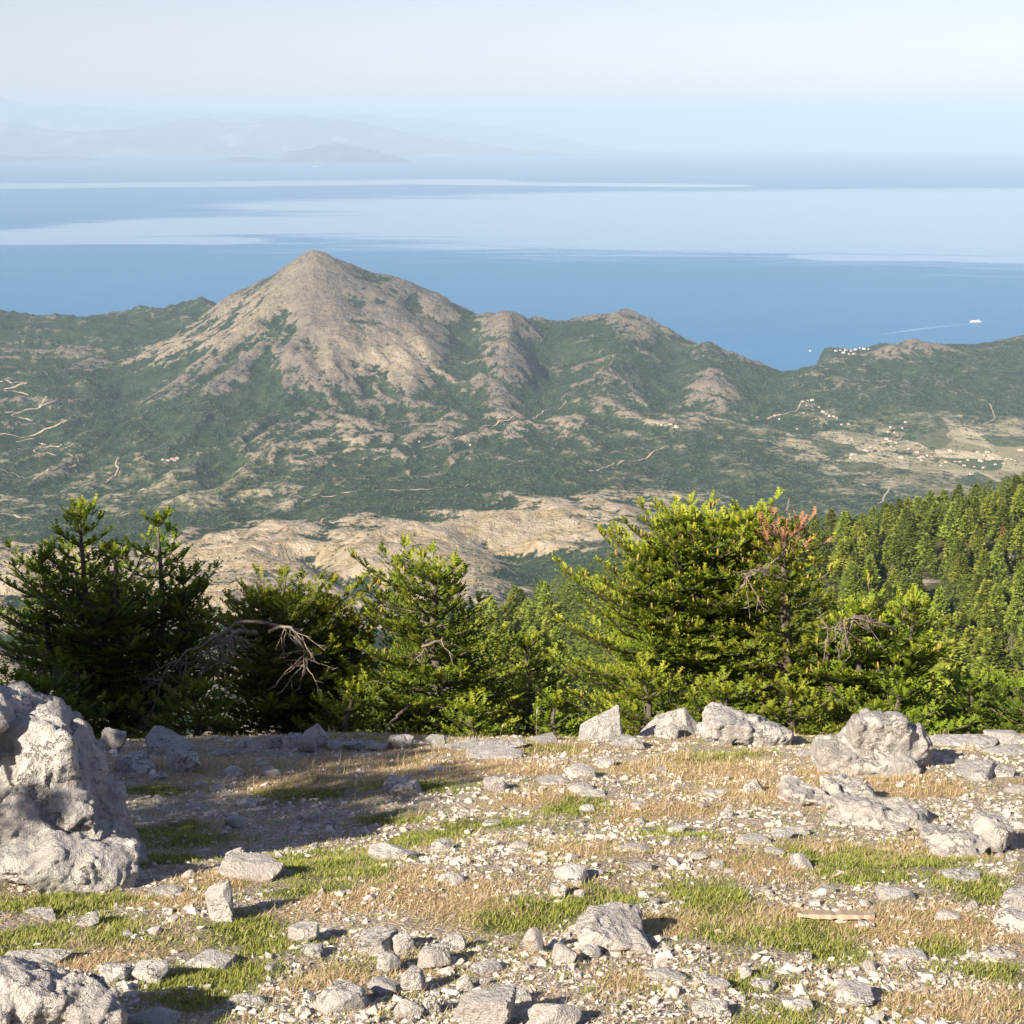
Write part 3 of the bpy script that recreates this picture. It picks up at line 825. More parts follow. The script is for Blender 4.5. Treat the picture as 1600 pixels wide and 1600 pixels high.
def track(name, px, width, label):
    hits = [far_hit(u, v) for u, v in px]
    hits = [h for h in hits if h is not None]
    if len(hits) < 2: return
    c = np.array(hits)[:, :2]
    # smooth and resample
    seg = np.linalg.norm(np.diff(c, axis=0), axis=1); t = np.concatenate([[0], np.cumsum(seg)])
    n = max(6, int(t[-1] / 14)); s = np.linspace(0, t[-1], n)
    q = np.stack([np.interp(s, t, c[:, 0]), np.interp(s, t, c[:, 1])], 1)
    for _ in range(3):
        q[1:-1] = 0.25 * q[:-2] + 0.5 * q[1:-1] + 0.25 * q[2:]
    q[:, 0] += 5 * fbm2(q[:, 0] / 60, q[:, 1] / 60, 5, 2); q[:, 1] += 8 * fbm2(q[:, 0] / 60, q[:, 1] / 60, 9, 2)
    d = np.gradient(q, axis=0); d /= np.linalg.norm(d, axis=1)[:, None] + 1e-9
    nrm = np.stack([-d[:, 1], d[:, 0]], 1)
    w = .52 * width * (0.7 + 0.6 * rng.random(n))
    rows = []
    for k in (-1, 0, 1):
        e = q + nrm * (w * k * 0.5)[:, None]
        rows.append(np.column_stack([e, drape(e[:, 0], e[:, 1]) + 2.6]))
    V = np.concatenate(rows)
    i = np.arange(n - 1)
    Fc = np.concatenate([np.stack([i, i + 1, n + i + 1, n + i], 1), np.stack([n + i, n + i + 1, 2 * n + i + 1, 2 * n + i], 1)])
    link(name, mesh_np(name, V, Fc, [M['dirt']]), kind='structure', label=label)


track('road', [(-30, 592), (0, 597), (22, 600), (48, 598), (20, 607), (0, 609), (20, 612), (45, 617)], 10, 'upper hairpins of the pale track on the left hill')
track('road', [(8, 645), (50, 640), (85, 630), (105, 623), (60, 640), (12, 649), (50, 657), (110, 663), (70, 672), (25, 683), (0, 679)], 9, 'middle hairpins of the pale track on the left hill')
track('road', [(25, 690), (60, 690), (100, 696), (70, 700), (48, 704), (75, 710), (115, 713), (122, 722)], 9, 'lower hairpins of the pale track on the left hill')
track('road', [(-20, 730), (0, 735), (25, 742), (75, 738), (120, 728)], 8, 'pale track at the foot of the left hill')
track('road', [(165, 755), (180, 745), (188, 733), (178, 728), (185, 715)], 8, 'short pale track by the valley farm')
track('road', [(500, 776), (545, 774), (600, 767), (650, 766), (700, 764), (732, 758)], 8, 'pale road along the foot of the mountain')
track('road', [(660, 700), (690, 690), (720, 682), (760, 665), (800, 655), (850, 640), (885, 627)], 8, 'pale track climbing across the mountain foot')
track('road', [(920, 737), (945, 732), (965, 725), (1015, 712), (1030, 703), (1040, 697)], 10, 'broad pale track below the mountain shoulder')
track('road', [(1372, 788), (1385, 770), (1400, 760), (1420, 756)], 9, 'pale lane across the green plain')
track('road', [(1180, 653), (1225, 648), (1245, 643), (1250, 632), (1262, 625)], 8, 'pale road winding to the village under the gap')
track('road', [(1530, 665), (1556, 657), (1550, 640), (1545, 632)], 8, 'pale lane on the right-hand plain')
track('road', [(410, 840), (440, 828), (470, 818), (505, 811)], 7, 'thin pale track at the edge of the dry hills')
track('road', [(0, 803), (25, 806), (50, 812)], 9, 'pale track by the left edge of the valley')

# ------------------------------------------------------------------ scrub on the far land (nobody could count it)
N = 90000
yy_ = np.sqrt(rng.random(N) * (6900 ** 2 - 2300 ** 2) + 2300 ** 2)
xx_ = yy_ * (rng.random(N) * 0.80 - 0.40)
zz, bb, gg, ff = far_height(xx_, yy_)
patch = fbm2(xx_ / 160, yy_ / 160, 201, 4)
prob = np.clip(0.95 - 1.15 * bb + 0.9 * patch, 0.03, 1) * (1 - 0.75 * np.clip(ff, 0, 1)) * (zz > -1290)
prob = prob * np.where(yy_ < 4000, 1.0, 0.48)
keep = rng.random(N) < prob
xs, ys, zs = xx_[keep], yy_[keep], zz[keep]
n = len(xs)
tv = np.array([[1, 0, 0], [.3, .95, 0], [-.8, .6, 0], [-.8, -.6, 0], [.3, -.95, 0], [.1, -.05, 1.0]]) * [1, 1, 1]
tv = np.concatenate([tv, [[0.75, 0.1, .62], [-.5, .5, .7], [-.3, -.6, .66]]])
tf = np.array([[0, 1, 6], [1, 7, 6], [1, 2, 7], [2, 3, 7], [3, 8, 7], [3, 4, 8], [4, 6, 8], [4, 0, 6], [5, 6, 7], [5, 7, 8], [5, 8, 6]])
sz = (2.0 + 2.6 * rng.random(n) ** 1.5) * np.where(ys < 4000, 0.85, 1.15)
ht2 = sz * (0.7 + 0.7 * rng.random(n))
m3 = rotz(rng.random(n) * 6.28) * np.stack([sz, sz, ht2], -1)[:, None, :]
V, Fc = merge(tv, tf, np.stack([xs, ys, zs - 0.4], -1), m3)
V += rng.normal(size=V.shape) * 0.35
tint = np.repeat(np.stack([rng.random(n), rng.random(n) * 0.5, np.zeros(n)], -1), len(tv), 0)
link('scrub', mesh_np('scrub', V, Fc, [M['scrub']], {'tint': tint}), kind='stuff', label='dark green scrub and trees dotted over the valley and hills')
print('scrub', n, len(Fc))

# ------------------------------------------------------------------ houses
def house_mesh(name, w, d, h, roof):
    v = [(-w, -d, -3), (w, -d, -3), (w, d, -3), (-w, d, -3), (-w, -d, h), (w, -d, h), (w, d, h), (-w, d, h)]
    f = [(0, 1, 5), (0, 5, 4), (1, 2, 6), (1, 6, 5), (2, 3, 7), (2, 7, 6), (3, 0, 4), (3, 4, 7)]
    mi = [0] * 8
    e = 0.6; r = h + roof
    k = len(v)
    v += [(-w - e, -d - e, h - .1), (w + e, -d - e, h - .1), (w + e, d + e, h - .1), (-w - e, d + e, h - .1), (-w * .55, 0, r), (w * .55, 0, r)]
    f += [(k, k + 1, k + 5), (k, k + 5, k + 4), (k + 1, k + 2, k + 5), (k + 2, k + 3, k + 4), (k + 2, k + 4, k + 5), (k + 3, k, k + 4), (k, k + 2, k + 1), (k, k + 3, k + 2)]
    mi += [1] * 8
    # dark door and window openings, set proud of the front wall
    for (cx, cz, ww, hh) in ((-w * .5, h * .55, w * .16, h * .2), (w * .5, h * .55, w * .16, h * .2), (0, h * .35, w * .14, h * .35)):
        k = len(v)
        v += [(cx - ww, -d - .06, cz - hh), (cx + ww, -d - .06, cz - hh), (cx + ww, -d - .06, cz + hh), (cx - ww, -d - .06, cz + hh)]
        f += [(k, k + 1, k + 2), (k, k + 2, k + 3)]; mi += [2, 2]
    return mesh_np(name, np.array(v), np.array(f), [M['white_wall'], M['roof'], M['ship_dark']], mat_idx=mi)


HOUSES = [house_mesh('house', 6, 4.5, 5.5, 2.2), house_mesh('house', 8, 5, 6.5, 2.5), house_mesh('house', 5, 4, 3.5, 1.8), house_mesh('house', 10, 5.5, 7, 2.4)]


def houses(px, group, label, singles=()):
    for i, (u, v) in enumerate(px):
        h = far_hit(u, v)
        if h is None: continue
        s = 0.50 + 0.35 * rng.random()
        o = link('house', HOUSES[int(rng.integers(0, 4))], loc=(h[0], h[1], h[2]), label=label, cat='house', group=group)
        o.rotation_euler = (0, 0, rng.normal() * 0.5); o.scale = (s, s, s)


def q4(l):                      # from the enlarged look at the plain
    return [(1200 + x / 4, 500 + y / 4) for x, y in l]


houses(q4([(222, 512), (252, 508), (277, 503), (240, 535), (318, 545), (345, 575), (365, 590), (385, 600), (410, 605), (430, 612), (300, 620), (225, 582), (502, 652), (460, 655), (40, 600), (70, 620), (180, 682)]), 'houses of the village under the gap', 'small pale house in the village below the gap to the sea')
houses(q4([(770, 672), (790, 678), (838, 676), (860, 640), (755, 700), (790, 705), (740, 745), (760, 760), (800, 770), (770, 790), (720, 770), (520, 752), (640, 798), (615, 820), (640, 822), (530, 842), (520, 862), (690, 815), (880, 808), (915, 828), (930, 832)]), 'houses strung across the middle of the plain', 'small pale house strung across the middle of the green plain')
houses(q4([(945, 862), (965, 858), (1000, 850), (1020, 855), (960, 880), (1090, 898), (1110, 890), (1080, 912), (1170, 886), (1200, 888), (1225, 912), (1250, 878), (1290, 920), (1350, 926), (1330, 884), (1355, 850), (1385, 855), (1400, 865), (1375, 875), (1310, 828), (1370, 830), (1495, 868), (1520, 872), (1545, 880), (1560, 812), (1580, 816), (1140, 820), (1270, 965), (830, 860), (1420, 905), (1470, 900)]), 'houses of the large village on the plain', 'white house in the large village on the right-hand plain')
houses([(255, 719), (262, 720), (269, 718), (277, 717), (273, 720)], 'valley farm buildings', 'white farm building in the valley below the mountain')
houses([(1033, 664), (1040, 665), (1048, 663), (1057, 667), (1028, 662)], 'hamlet below the screes', 'pale house in the hamlet below the pale screes')
houses([(690, 655), (655, 690), (735, 695), (800, 695), (590, 640)][:3], 'lone huts on the mountain foot', 'tiny pale hut on the foot of the mountain')
for i, (u, v) in enumerate([(1266, 546), (1306, 546), (1313, 545), (1322, 545), (1330, 546), (1337, 544), (1344, 541), (1350, 543), (1327, 551), (1334, 551), (1357, 543), (1318, 549)]):
    x, y, z = P(u, v, Yh - 60)
    dep = max(z, sea_z(x, y) + 14) - 6
    o = link('house', HOUSES[i % 4], loc=(x, y, dep - 2), label='white harbour house on the dark headland', cat='house', group='harbour houses on the headland')
    o.rotation_euler = (0, 0, rng.normal() * 0.4); o.scale = (.85, .85, .85)

# ------------------------------------------------------------------ ships
def box_into(V, Fc, MI, x0, x1, y0, y1, z0, z1, m, taper=0.0):
    k = len(V)
    V += [(x0, y0, z0), (x1, y0, z0), (x1, y1, z0), (x0, y1, z0), (x0 + taper, y0, z1), (x1 - taper, y0, z1), (x1 - taper, y1, z1), (x0 + taper, y1, z1)]
    for a in ((0, 3, 2, 1), (4, 5, 6, 7), (0, 1, 5, 4), (1, 2, 6, 5), (2, 3, 7, 6), (3, 0, 4, 7)):
        Fc.append(tuple(k + t for t in a)); MI.append(m)


def ship(px, py, length, heading, label, name='ferry', wake=None):
    q = sea_pt(px, py); z = sea_z(q[0], q[1])
    root = link(name, None, loc=(q[0], q[1], z), label=label, cat='ship')
    root.rotation_euler = (0, 0, heading)
    L = length / 2; b = length * .085
    def part(nm, build, mat):
        V, Fc, MI = [], [], []; build(V, Fc, MI)
        link(nm, mesh_np(nm, np.array(V), np.array(Fc), [mat]), parent=root)
    def hull(lo, hi, k0, k1):
        def f(V, Fc, MI):
            st = [(-L, .85), (-L * .6, 1), (L * .4, 1), (L * .75, .7), (L * 1.0, .06)]
            for zz_, k in ((lo, k0), (hi, k1)):
                for x, w in st: V.append((x * k, -b * w * k, zz_))
                for x, w in reversed(st): V.append((x * k, b * w * k, zz_))
            n_ = 10
            for i in range(n_): Fc.append((i, (i + 1) % n_, n_ + (i + 1) % n_, n_ + i))
            for i in range(4):
                Fc.append((n_ + i, n_ + i + 1, n_ + 8 - i, n_ + 9 - i)); Fc.append((9 - i, 8 - i, i + 1, i))
        return f
    s = length / 85.0
    part('lower_hull', hull(-2 * s, 3.2 * s, .95, .99), M['ship_red'])
    part('upper_hull', hull(3.2 * s, 7.5 * s, .99, 1.02), M['ship_white'])
    part('superstructure', lambda V, Fc, MI: (box_into(V, Fc, MI, -L * .85, L * .62, -b * .92, b * .92, 7.5 * s, 11.5 * s, 0, s), box_into(V, Fc, MI, -L * .7, L * .5, -b * .85, b * .85, 11.5 * s, 14.5 * s, 0, s)), M['ship_white'])
    part('window_band', lambda V, Fc, MI: (box_into(V, Fc, MI, -L * .8, L * .55, -b * .95, b * .95, 9.0 * s, 10.1 * s, 0), box_into(V, Fc, MI, -L * .6, L * .42, -b * .88, b * .88, 12.6 * s, 13.5 * s, 0)), M['ship_dark'])
    part('bridge', lambda V, Fc, MI: box_into(V, Fc, MI, L * .3, L * .48, -b, b, 14.5 * s, 17 * s, 0, .5 * s), M['ship_white'])
    part('funnel', lambda V, Fc, MI: box_into(V, Fc, MI, -L * .5, -L * .32, -b * .3, b * .3, 14.5 * s, 21 * s, 0, s), M['ship_red'])
    part('mast', lambda V, Fc, MI: box_into(V, Fc, MI, L * .36, L * .385, -.3 * s, .3 * s, 17 * s, 23 * s, 0), M['ship_white'])
    return q, z


fq, fz = ship(1525, 504, 84, R(8), 'white ferry with red lower hull crossing the blue strait')
ship(493, 261, 190, R(3), 'largest of the three distant white ships, below the rocky island', 'distant_ship')
ship(818, 258, 130, R(40), 'distant white ship far out near the middle of the sea', 'distant_ship')
ship(970, 243, 150, R(60), 'faintest distant white ship near the horizon', 'distant_ship')
wa, wb = sea_pt(1515, 506), sea_pt(1370, 526)
n = 40; t = np.linspace(0, 1, n); c = wa[None] + (wb - wa)[None] * t[:, None]
c[:, 1] += 60 * np.sin(t * 2.5)
dn = (wb - wa) / np.linalg.norm(wb - wa); nn = np.array([-dn[1], dn[0]])
wid = 8 + 22 * t + 4 * rng.random(n); wid *= np.clip((1 - t) * 2.2, .08, 1)
a_, b_ = c + nn * wid[:, None], c - nn * wid[:, None]
V = np.concatenate([np.column_stack([a_, sea_z(a_[:, 0], a_[:, 1]) + .35]), np.column_stack([b_, sea_z(b_[:, 0], b_[:, 1]) + .35])])
i = np.arange(n - 1)
link('wake', mesh_np('wake', V, np.stack([i, i + 1, n + i + 1, n + i], 1), [M['foam']]), kind='stuff', label='long pale wake trailing behind the ferry')

# ------------------------------------------------------------------ fir trees
def unit(v):
    return v / (np.linalg.norm(v, axis=-1, keepdims=True) + 1e-12)


def tube(pts_, rad, seg=6):
    pts_ = np.asarray(pts_, float); n = len(pts_)
    d = unit(np.gradient(pts_, axis=0))
    ref = np.where(np.abs(d[:, 2:3]) > .9, [[1., 0, 0]], [[0, 0, 1.]])
    a = unit(np.cross(d, ref)); b = np.cross(d, a)
    an = np.linspace(0, 2 * np.pi, seg, endpoint=False)
    V = pts_[:, None] + np.asarray(rad)[:, None, None] * (np.cos(an)[None, :, None] * a[:, None] + np.sin(an)[None, :, None] * b[:, None])
    i = np.arange(n - 1)[:, None] * seg; j = np.arange(seg)[None]
    Fc = np.stack([i + j, i + (j + 1) % seg, i + seg + (j + 1) % seg, i + seg + j], -1).reshape(-1, 4)
    return V.reshape(-1, 3), Fc


class Soup:
    def __init__(self): self.v = []; self.f = []; self.t = []; self.n = 0
    def add(self, v, f, t=None):
        self.v.append(v); self.f.append(f + self.n); self.n += len(v)
        if t is not None: self.t.append(t)
    def mesh(self, name, mat, smooth=False):
        at = {'tint': np.concatenate(self.t)} if self.t else None
        return mesh_np(name, np.concatenate(self.v), np.concatenate(self.f), [mat], at, smooth)


def shoots(p, d, up, L, wdt, tint, g):
    """brush-like fir shoots: p base, d axis, up normal (n,3); returns verts, faces, tint"""
    n = len(p)
    side = unit(np.cross(d, up)); upn = np.cross(side, d)
    st = np.array([0.05, 0.30, 0.55, 0.80])
    V = []; T = []
    # needle fans, left and right, slightly raised, then one crest on top
    k = 0
    Fi = []
    for s in st:
        for sg, lift in ((-1, .35), (1, .35), (-.45, 1.0), (.45, 1.0)):
            if abs(sg) < 1 and (s in (0.05, 0.55) or (sg > 0) == (s < .5)): continue
            ln = wdt * (0.75 + 0.5 * g.random(n))[:, None] * (1.0 - 0.35 * s)
            b0 = p + d * (L * s)[:, None]; b1 = p + d * (L * (s + .30))[:, None]
            tip = p + d * (L * (s + .26))[:, None] + side * sg * ln + upn * lift * ln * .75
            V += [b0, b1, tip]
            T += [np.stack([tint[:, 0], tint[:, 1] * (.25 + .45 * s), 0 * tint[:, 0]], -1), np.stack([tint[:, 0], tint[:, 1] * (.45 + .5 * s), 0 * tint[:, 0]], -1), np.stack([tint[:, 0], tint[:, 1] * (.5 + .5 * s), 0 * tint[:, 0]], -1)]
            Fi.append((k, k + 1, k + 2)); k += 3
    # the end bud
    e0 = p + d * (L * .78)[:, None] + side * (wdt * .22); e1 = p + d * (L * .78)[:, None] - side * (wdt * .22); e2 = p + d * (L * 1.12)[:, None] + upn * (wdt * .15)
    V += [e0, e1, e2]; T += [tint] * 3; Fi.append((k, k + 1, k + 2)); k += 3
    V = np.stack(V, 1).reshape(-1, 3); T = np.stack(T, 1).reshape(-1, 3)
    Fi = np.array(Fi)[None] + (np.arange(n) * k)[:, None, None]
    return V, Fi.reshape(-1, 3), T


def fir(name, label, base, height, profile, seed, whorl=0.165, per=6, lean=(0, 0), group=None, leaders=(), dead_top=0.0, cones=0, bare_low=0.0, tipamp=1.0, gap=0.12, dead=(), rise=0.16, twig=0.10, tops=True, L0=0.112):
    """one fir: profile [(t, radius left, radius right)...] by height share; leaders: extra tops [(dx, dy, z0, h)]"""
    g = np.random.default_rng(seed)
    root = link(name, None, loc=base, label=label, cat='tree', group=group)
    wood = Soup(); crown = Soup(); deadn = Soup()
    tz = np.linspace(0, 1, 14)
    def axis(t):
        t = np.asarray(t, float)
        return np.stack([lean[0] * t ** 1.4 + .05 * np.sin(t * 7 + seed), lean[1] * t ** 1.4 + .05 * np.cos(t * 5 + seed), height * t], -1)
    r0 = 0.03 * height + .02
    v, f = tube(np.concatenate([[axis(0) - [0, 0, .5]], axis(tz)]), np.concatenate([[r0 * 1.3], r0 * (1 - tz) ** .8 + .012]), 8)
    wood.add(v, f)
    stems = [(axis, 0.0, 1.0, 1.0)]
    for (dx, dy, z0, z1) in leaders:
        def ax2(t, dx=dx, dy=dy, z0=z0, z1=z1):
            t = np.asarray(t, float); b = axis(z0)
            k = np.minimum(1, t * 2.2) ** .7
            return b + np.stack([dx * k, dy * k, (z1 - z0) * height * t], -1)
        v, f = tube(ax2(tz), r0 * .55 * (1 - tz) ** .8 + .010, 6); wood.add(v, f)
        stems.append((ax2, z0, z1, 0.42))
    SP_, SD, SU, SL, ST, SX = [], [], [], [], [], []
    for si, (ax, z0, z1, sc) in enumerate(stems):
        hh = (z1 - z0) * height
        nwh = max(5, int(hh / whorl))
        for w in range(nwh):
            t = (w + .5 + .5 * (g.random() - .5)) / nwh
            tt_ = z0 + t * (z1 - z0)
            if tt_ < bare_low: continue
            nb = per + int(g.integers(-1, 2))
            a0 = g.random() * 6.28
            for b in range(nb):
                if g.random() < gap: continue
                az = a0 + b * 6.283 / nb + g.normal() * .18
                rl = np.interp(tt_, [q[0] for q in profile], [q[1] for q in profile]); rr_ = np.interp(tt_, [q[0] for q in profile], [q[2] for q in profile])
                k = .5 + .5 * math.cos(az)
                rad = (rl * (1 - k) + rr_ * k)
                if si > 0: rad = min(rad, .62 * sc * hh * (1 - t) + .16)
                rad *= (0.80 + 0.45 * g.random())
                rad = max(rad, .10)
                p0 = ax(t)
                out = np.array([math.cos(az), math.sin(az), 0.0])
                e0 = rise + .10 * t + .45 * t ** 3 * min(1, .30 / rad) + g.normal() * .10
                m = max(4, int(rad / .09))
                s = np.linspace(0, 1, m + 1)
                droop = -.38 * rad * (1 - t * .8) * (s ** 1.3) + .30 * rad * s ** 3
                bp = p0[None] + out[None] * (rad * s)[:, None]
                bp[:, 2] += rad * e0 * s + droop
                bp += np.cumsum(g.normal(size=bp.shape) * .008, 0)
                br = .006 + .014 * rad * (1 - s)
                v, f = tube(bp, br, 4); wood.add(v, f)
                # side twigs carrying the shoots, in a flat fan
                lat = np.array([-out[1], out[0], 0.0])
                dirb = unit(np.gradient(bp, axis=0))
                is_dead = tt_ > 1 - dead_top and si == 0
                st_ = np.arange(.18 * rad, rad, twig)
                for q in st_:
                    fr = q / rad
                    pb = np.array([np.interp(fr, s, bp[:, c]) for c in range(3)])
                    db = np.array([np.interp(fr, s, dirb[:, c]) for c in range(3)])
                    for sg in (-1, 1):
                        tl = (0.10 + .42 * (1 - fr) * min(rad, 1.1)) * (.65 + .6 * g.random())
                        td = unit(db * (.75 + .2 * g.random()) + lat * sg * (.85 + .3 * g.random()) + np.array([0, 0, .10 * g.normal() + .06]))
                        ns = max(1, int(tl / .085))
                        for x in range(ns):
                            xx = (x + .4 * g.random()) / ns
                            base_p = pb + td * tl * xx
                            side_s = 1 if (x % 2) else -1
                            sd = unit(td + .75 * side_s * np.cross(td, [0, 0, 1.]) * (1 if x < ns - 1 else 0) + np.array([0, 0, .22 + .25 * g.random()]) + .12 * g.normal(size=3))
                            SP_.append(base_p); SD.append(sd); SU.append((0.15 * g.normal(), 0.15 * g.normal(), 1.0))
                            SL.append(L0 * (.75 + .55 * g.random()))
                            outer = xx * .35 + fr * .65
                            ST.append((np.clip(g.random() * .75 + .15 * g.normal() + .15, 0, 1), np.clip((outer - .35) * 1.9, 0, 1) * g.random() ** .5 * tipamp)); SX.append(is_dead)
                # shoots at the tip of the branch
                for x in range(3):
                    sd = unit(dirb[-1] + .35 * g.normal(size=3) + np.array([0, 0, .35]))
                    SP_.append(bp[-1] - dirb[-1] * .03); SD.append(sd); SU.append((0, 0, 1.)); SL.append(L0 * 1.15 * (.7 + .6 * g.random())); ST.append((.5 + .5 * g.random(), .9 * g.random() * tipamp)); SX.append(is_dead)
        # leader shoot
        if tops:
            tp = ax(1.0)
            for x in range(7):
                sd = unit(np.array([.32 * g.normal(), .32 * g.normal(), 1.0])) if x else np.array([0, 0, 1.])
                SP_.append(tp - np.array([0, 0, .10 * g.random()])); SD.append(sd); SU.append((0.5, -1, .1)); SL.append(.13 * (1 + .7 * (x == 0))); ST.append((.8, .8 * tipamp)); SX.append(dead_top > 0 and si == 0)
    SP_ = np.array(SP_); SD = np.array(SD); SU = np.array(SU, float); SL = np.array(SL); ST = np.array(ST); SX = np.array(SX, bool)
    ST3 = np.column_stack([ST, np.zeros(len(ST))])
    keep = ~SX
    v, f, tn = shoots(SP_[keep], SD[keep], SU[keep], SL[keep], .046, ST3[keep], g)
    crown.add(v, f, tn)
    link('trunk', wood.mesh('trunk', M['bark'], True) if len({x.shape[1] for x in wood.f}) == 1 else None, parent=root)
    link('crown', crown.mesh('crown', M['needle']), parent=root)
    if SX.any():
        sel = SX & (g.random(len(SX)) < .55)
        v, f, tn = shoots(SP_[sel], SD[sel], SU[sel], SL[sel], .034, ST3[sel], g)
        deadn.add(v, f, tn)
        link('dead_top', deadn.mesh('dead_top', M['needle_dead']), parent=root, kind='stuff', label='orange brown dead top of the fir')
    if cones:
        hi = SP_[keep]; w_ = np.clip((hi[:, 2] / height - .30), 0, None) * (ST[keep][:, 1] > .15)
        if w_.sum() > 0:
            idx = g.choice(len(hi), size=min(cones, int((w_ > 0).sum())), replace=False, p=w_ / w_.sum())
            zz_ = np.array([0, .02, .065, .085, .092]); rr2 = np.array([.007, .014, .013, .007, .0])
            tv_, tf_ = tube(np.stack([0 * zz_, 0 * zz_, zz_], -1), rr2, 6)
            sc_ = .75 + .4 * g.random(len(idx))
            m_ = rotz(g.random(len(idx)) * 6.28) * sc_[:, None, None]
            m_[:, 0, 2] += .12 * g.normal(size=len(idx)); m_[:, 1, 2] += .12 * g.normal(size=len(idx))
            v, f = merge(tv_, tf_, hi[idx] + [0, 0, .01], m_)
            o = link('cones', mesh_np('cones', v, f, [M['cone']], smooth=True), parent=root, kind='stuff')
    for (pts_, rad_, tw) in dead:
        dead_branch(root, pts_, rad_, tw, g)
    return root


def dead_branch(root, pts_, rad_, tw, g):
    s = Soup()
    pts_ = np.asarray(pts_, float); t = np.linspace(0, 1, len(pts_)); q = np.linspace(0, 1, 18)
    c = np.stack([np.interp(q, t, pts_[:, k]) for k in range(3)], 1)
    for _ in range(2): c[1:-1] = .25 * c[:-2] + .5 * c[1:-1] + .25 * c[2:]
    c += g.normal(size=c.shape) * .012
    v, f = tube(c, rad_ * (1 - q) + .005, 6); s.add(v, f)
    for _ in range(tw):
        k = int(g.integers(5, 18)); p0 = c[k]
        d = unit(g.normal(size=3) * [1, .8, .5] + [0, 0, -.75])
        L = .12 + .34 * g.random(); a = np.linspace(0, 1, 6)
        tp = p0 + d * (L * a)[:, None]; tp[:, 2] -= .12 * L * a ** 2; tp += np.cumsum(g.normal(size=tp.shape) * .012, 0)
        v, f = tube(tp, .006 * (1 - a) + .0028, 4); s.add(v, f)
        for _ in range(3):
            p1 = tp[int(g.integers(2, 6))]; d2 = unit(d + .8 * g.normal(size=3)); a2 = np.linspace(0, 1, 4)
            v, f = tube(p1 + d2 * (.13 * g.random() + .04) * a2[:, None], .0042 * (1 - a2) + .002, 3); s.add(v, np.concatenate([f]))
    link('dead_branch', s.mesh('dead_branch', M['deadwood'], True), parent=root, label='bare grey dead branch with hanging twigs')


def at(u, Yt, sink=0.0):
    d = ray(u, 1150); x = d[0] / d[1] * Yt
    return (x, Yt, g1(x, Yt) - sink)


def topz(u, v, Yt):
    return P(u, v, Yt)[2]


def plant(u, Yt, vtop, prof_px, **kw):
    """prof_px: [(v, u_left, u_right)...] silhouette of the crown, read at depth Yt"""
    b = at(u, Yt)
    x0 = P(u, vtop, Yt)[0]
    b = (x0, Yt, g1(x0, Yt))
    H = topz(u, vtop, Yt) - b[2]
    pr = []
    for (v, ul, ur) in prof_px:
        z = topz(u, v, Yt); pr.append(((z - b[2]) / H, max(.05, x0 - P(ul, v, Yt)[0]), max(.05, P(ur, v, Yt)[0] - x0)))
    pr.sort()
    return b, H, pr


def LR(b, H, Yt, u, v, u0v):
    """leader offset towards pixel (u, v) starting at share u0v of the height"""
    q = P(u, v, Yt)
    return (q[0] - b[0], 0.0, u0v, (q[2] - b[2]) / H)


FIRS = []
# dark forked fir on the left
Yt = 19.5; b, H, pr = plant(160, Yt, 830, [(830, 135, 180), (880, 70, 240), (940, 20, 290), (1000, -20, 320), (1080, -40, 330), (1150, -30, 300), (1250, 60, 240)])
pr74 = [(t / .74, a, c) for t, a, c in pr]
FIRS.append(fir('fir_tree', 'dark forked fir with two tops above the big left boulder', b, H * .74, pr74, 11, leaders=[LR(b, H * .74, Yt, 118, 808, .50), LR(b, H * .74, Yt, 240, 818, .48), LR(b, H * .74, Yt, 58, 872, .40), LR(b, H * .74, Yt, 280, 905, .36), LR(b, H * .74, Yt, 175, 865, .6)], gap=.30, per=6, tipamp=.7, bare_low=.10,
                dead=[([(.3, -.5, 1.5), (.6, -.8, 1.55), (.9, -1.0, 1.35)], .03, 14), ([(-.2, -.3, 1.9), (-.5, -.9, 2.2), (-.7, -1.1, 2.3)], .03, 10)]))
# bushy fir with the arching dead limb
Yt = 19.0; b, H, pr = plant(440, Yt, 945, [(945, 405, 470), (965, 370, 540), (1000, 335, 570), (1060, 300, 585), (1120, 290, 590), (1200, 320, 560)])
bx, by, bz = b
def rel(u, v, Yq): 
    q = P(u, v, Yq); return (q[0] - bx, q[1] - by, q[2] - bz)
FIRS.append(fir('fir_tree', 'bushy fir with a grey dead limb arching out to its left', b, H, pr, 23, leaders=[LR(b, H, Yt, 500, 955, .45), LR(b, H, Yt, 545, 975, .4), LR(b, H, Yt, 405, 940, .5)], per=7, gap=.06, tipamp=.9,
                dead=[([rel(470, 985, 18.2), rel(420, 975, 17.9), rel(370, 965, 17.8), rel(340, 1000, 17.7), rel(285, 1020, 17.6), rel(255, 1050, 17.6), rel(245, 1090, 17.6)], .022, 26),
                      ([rel(400, 990, 18.0), rel(370, 985, 17.7), rel(345, 1005, 17.6), rel(345, 1030, 17.6)], .03, 34), ([rel(420, 985, 18), rel(450, 975, 17.6), rel(470, 1000, 17.6), rel(480, 1040, 17.6)], .02, 22)]))
# centre fir
Yt = 18.6; b, H, pr = plant(682, Yt, 905, [(905, 640, 715), (915, 620, 715), (935, 560, 720), (960, 575, 735), (1010, 560, 780), (1080, 550, 800), (1140, 560, 790), (1220, 600, 760)])
bx, by, bz = b
FIRS.append(fir('fir_tree', 'single fir with a browned broken top in the middle of the row', b, H, pr, 37, per=8, gap=.04, dead_top=.0, cones=40, tipamp=.85,
                dead=[([rel(640, 1100, 18.0), rel(610, 1130, 17.6), rel(600, 1150, 17.5)], .02, 8), ([rel(675, 1000, 18.2), rel(660, 1010, 17.6), rel(690, 1000, 17.4)], .03, 5)]))
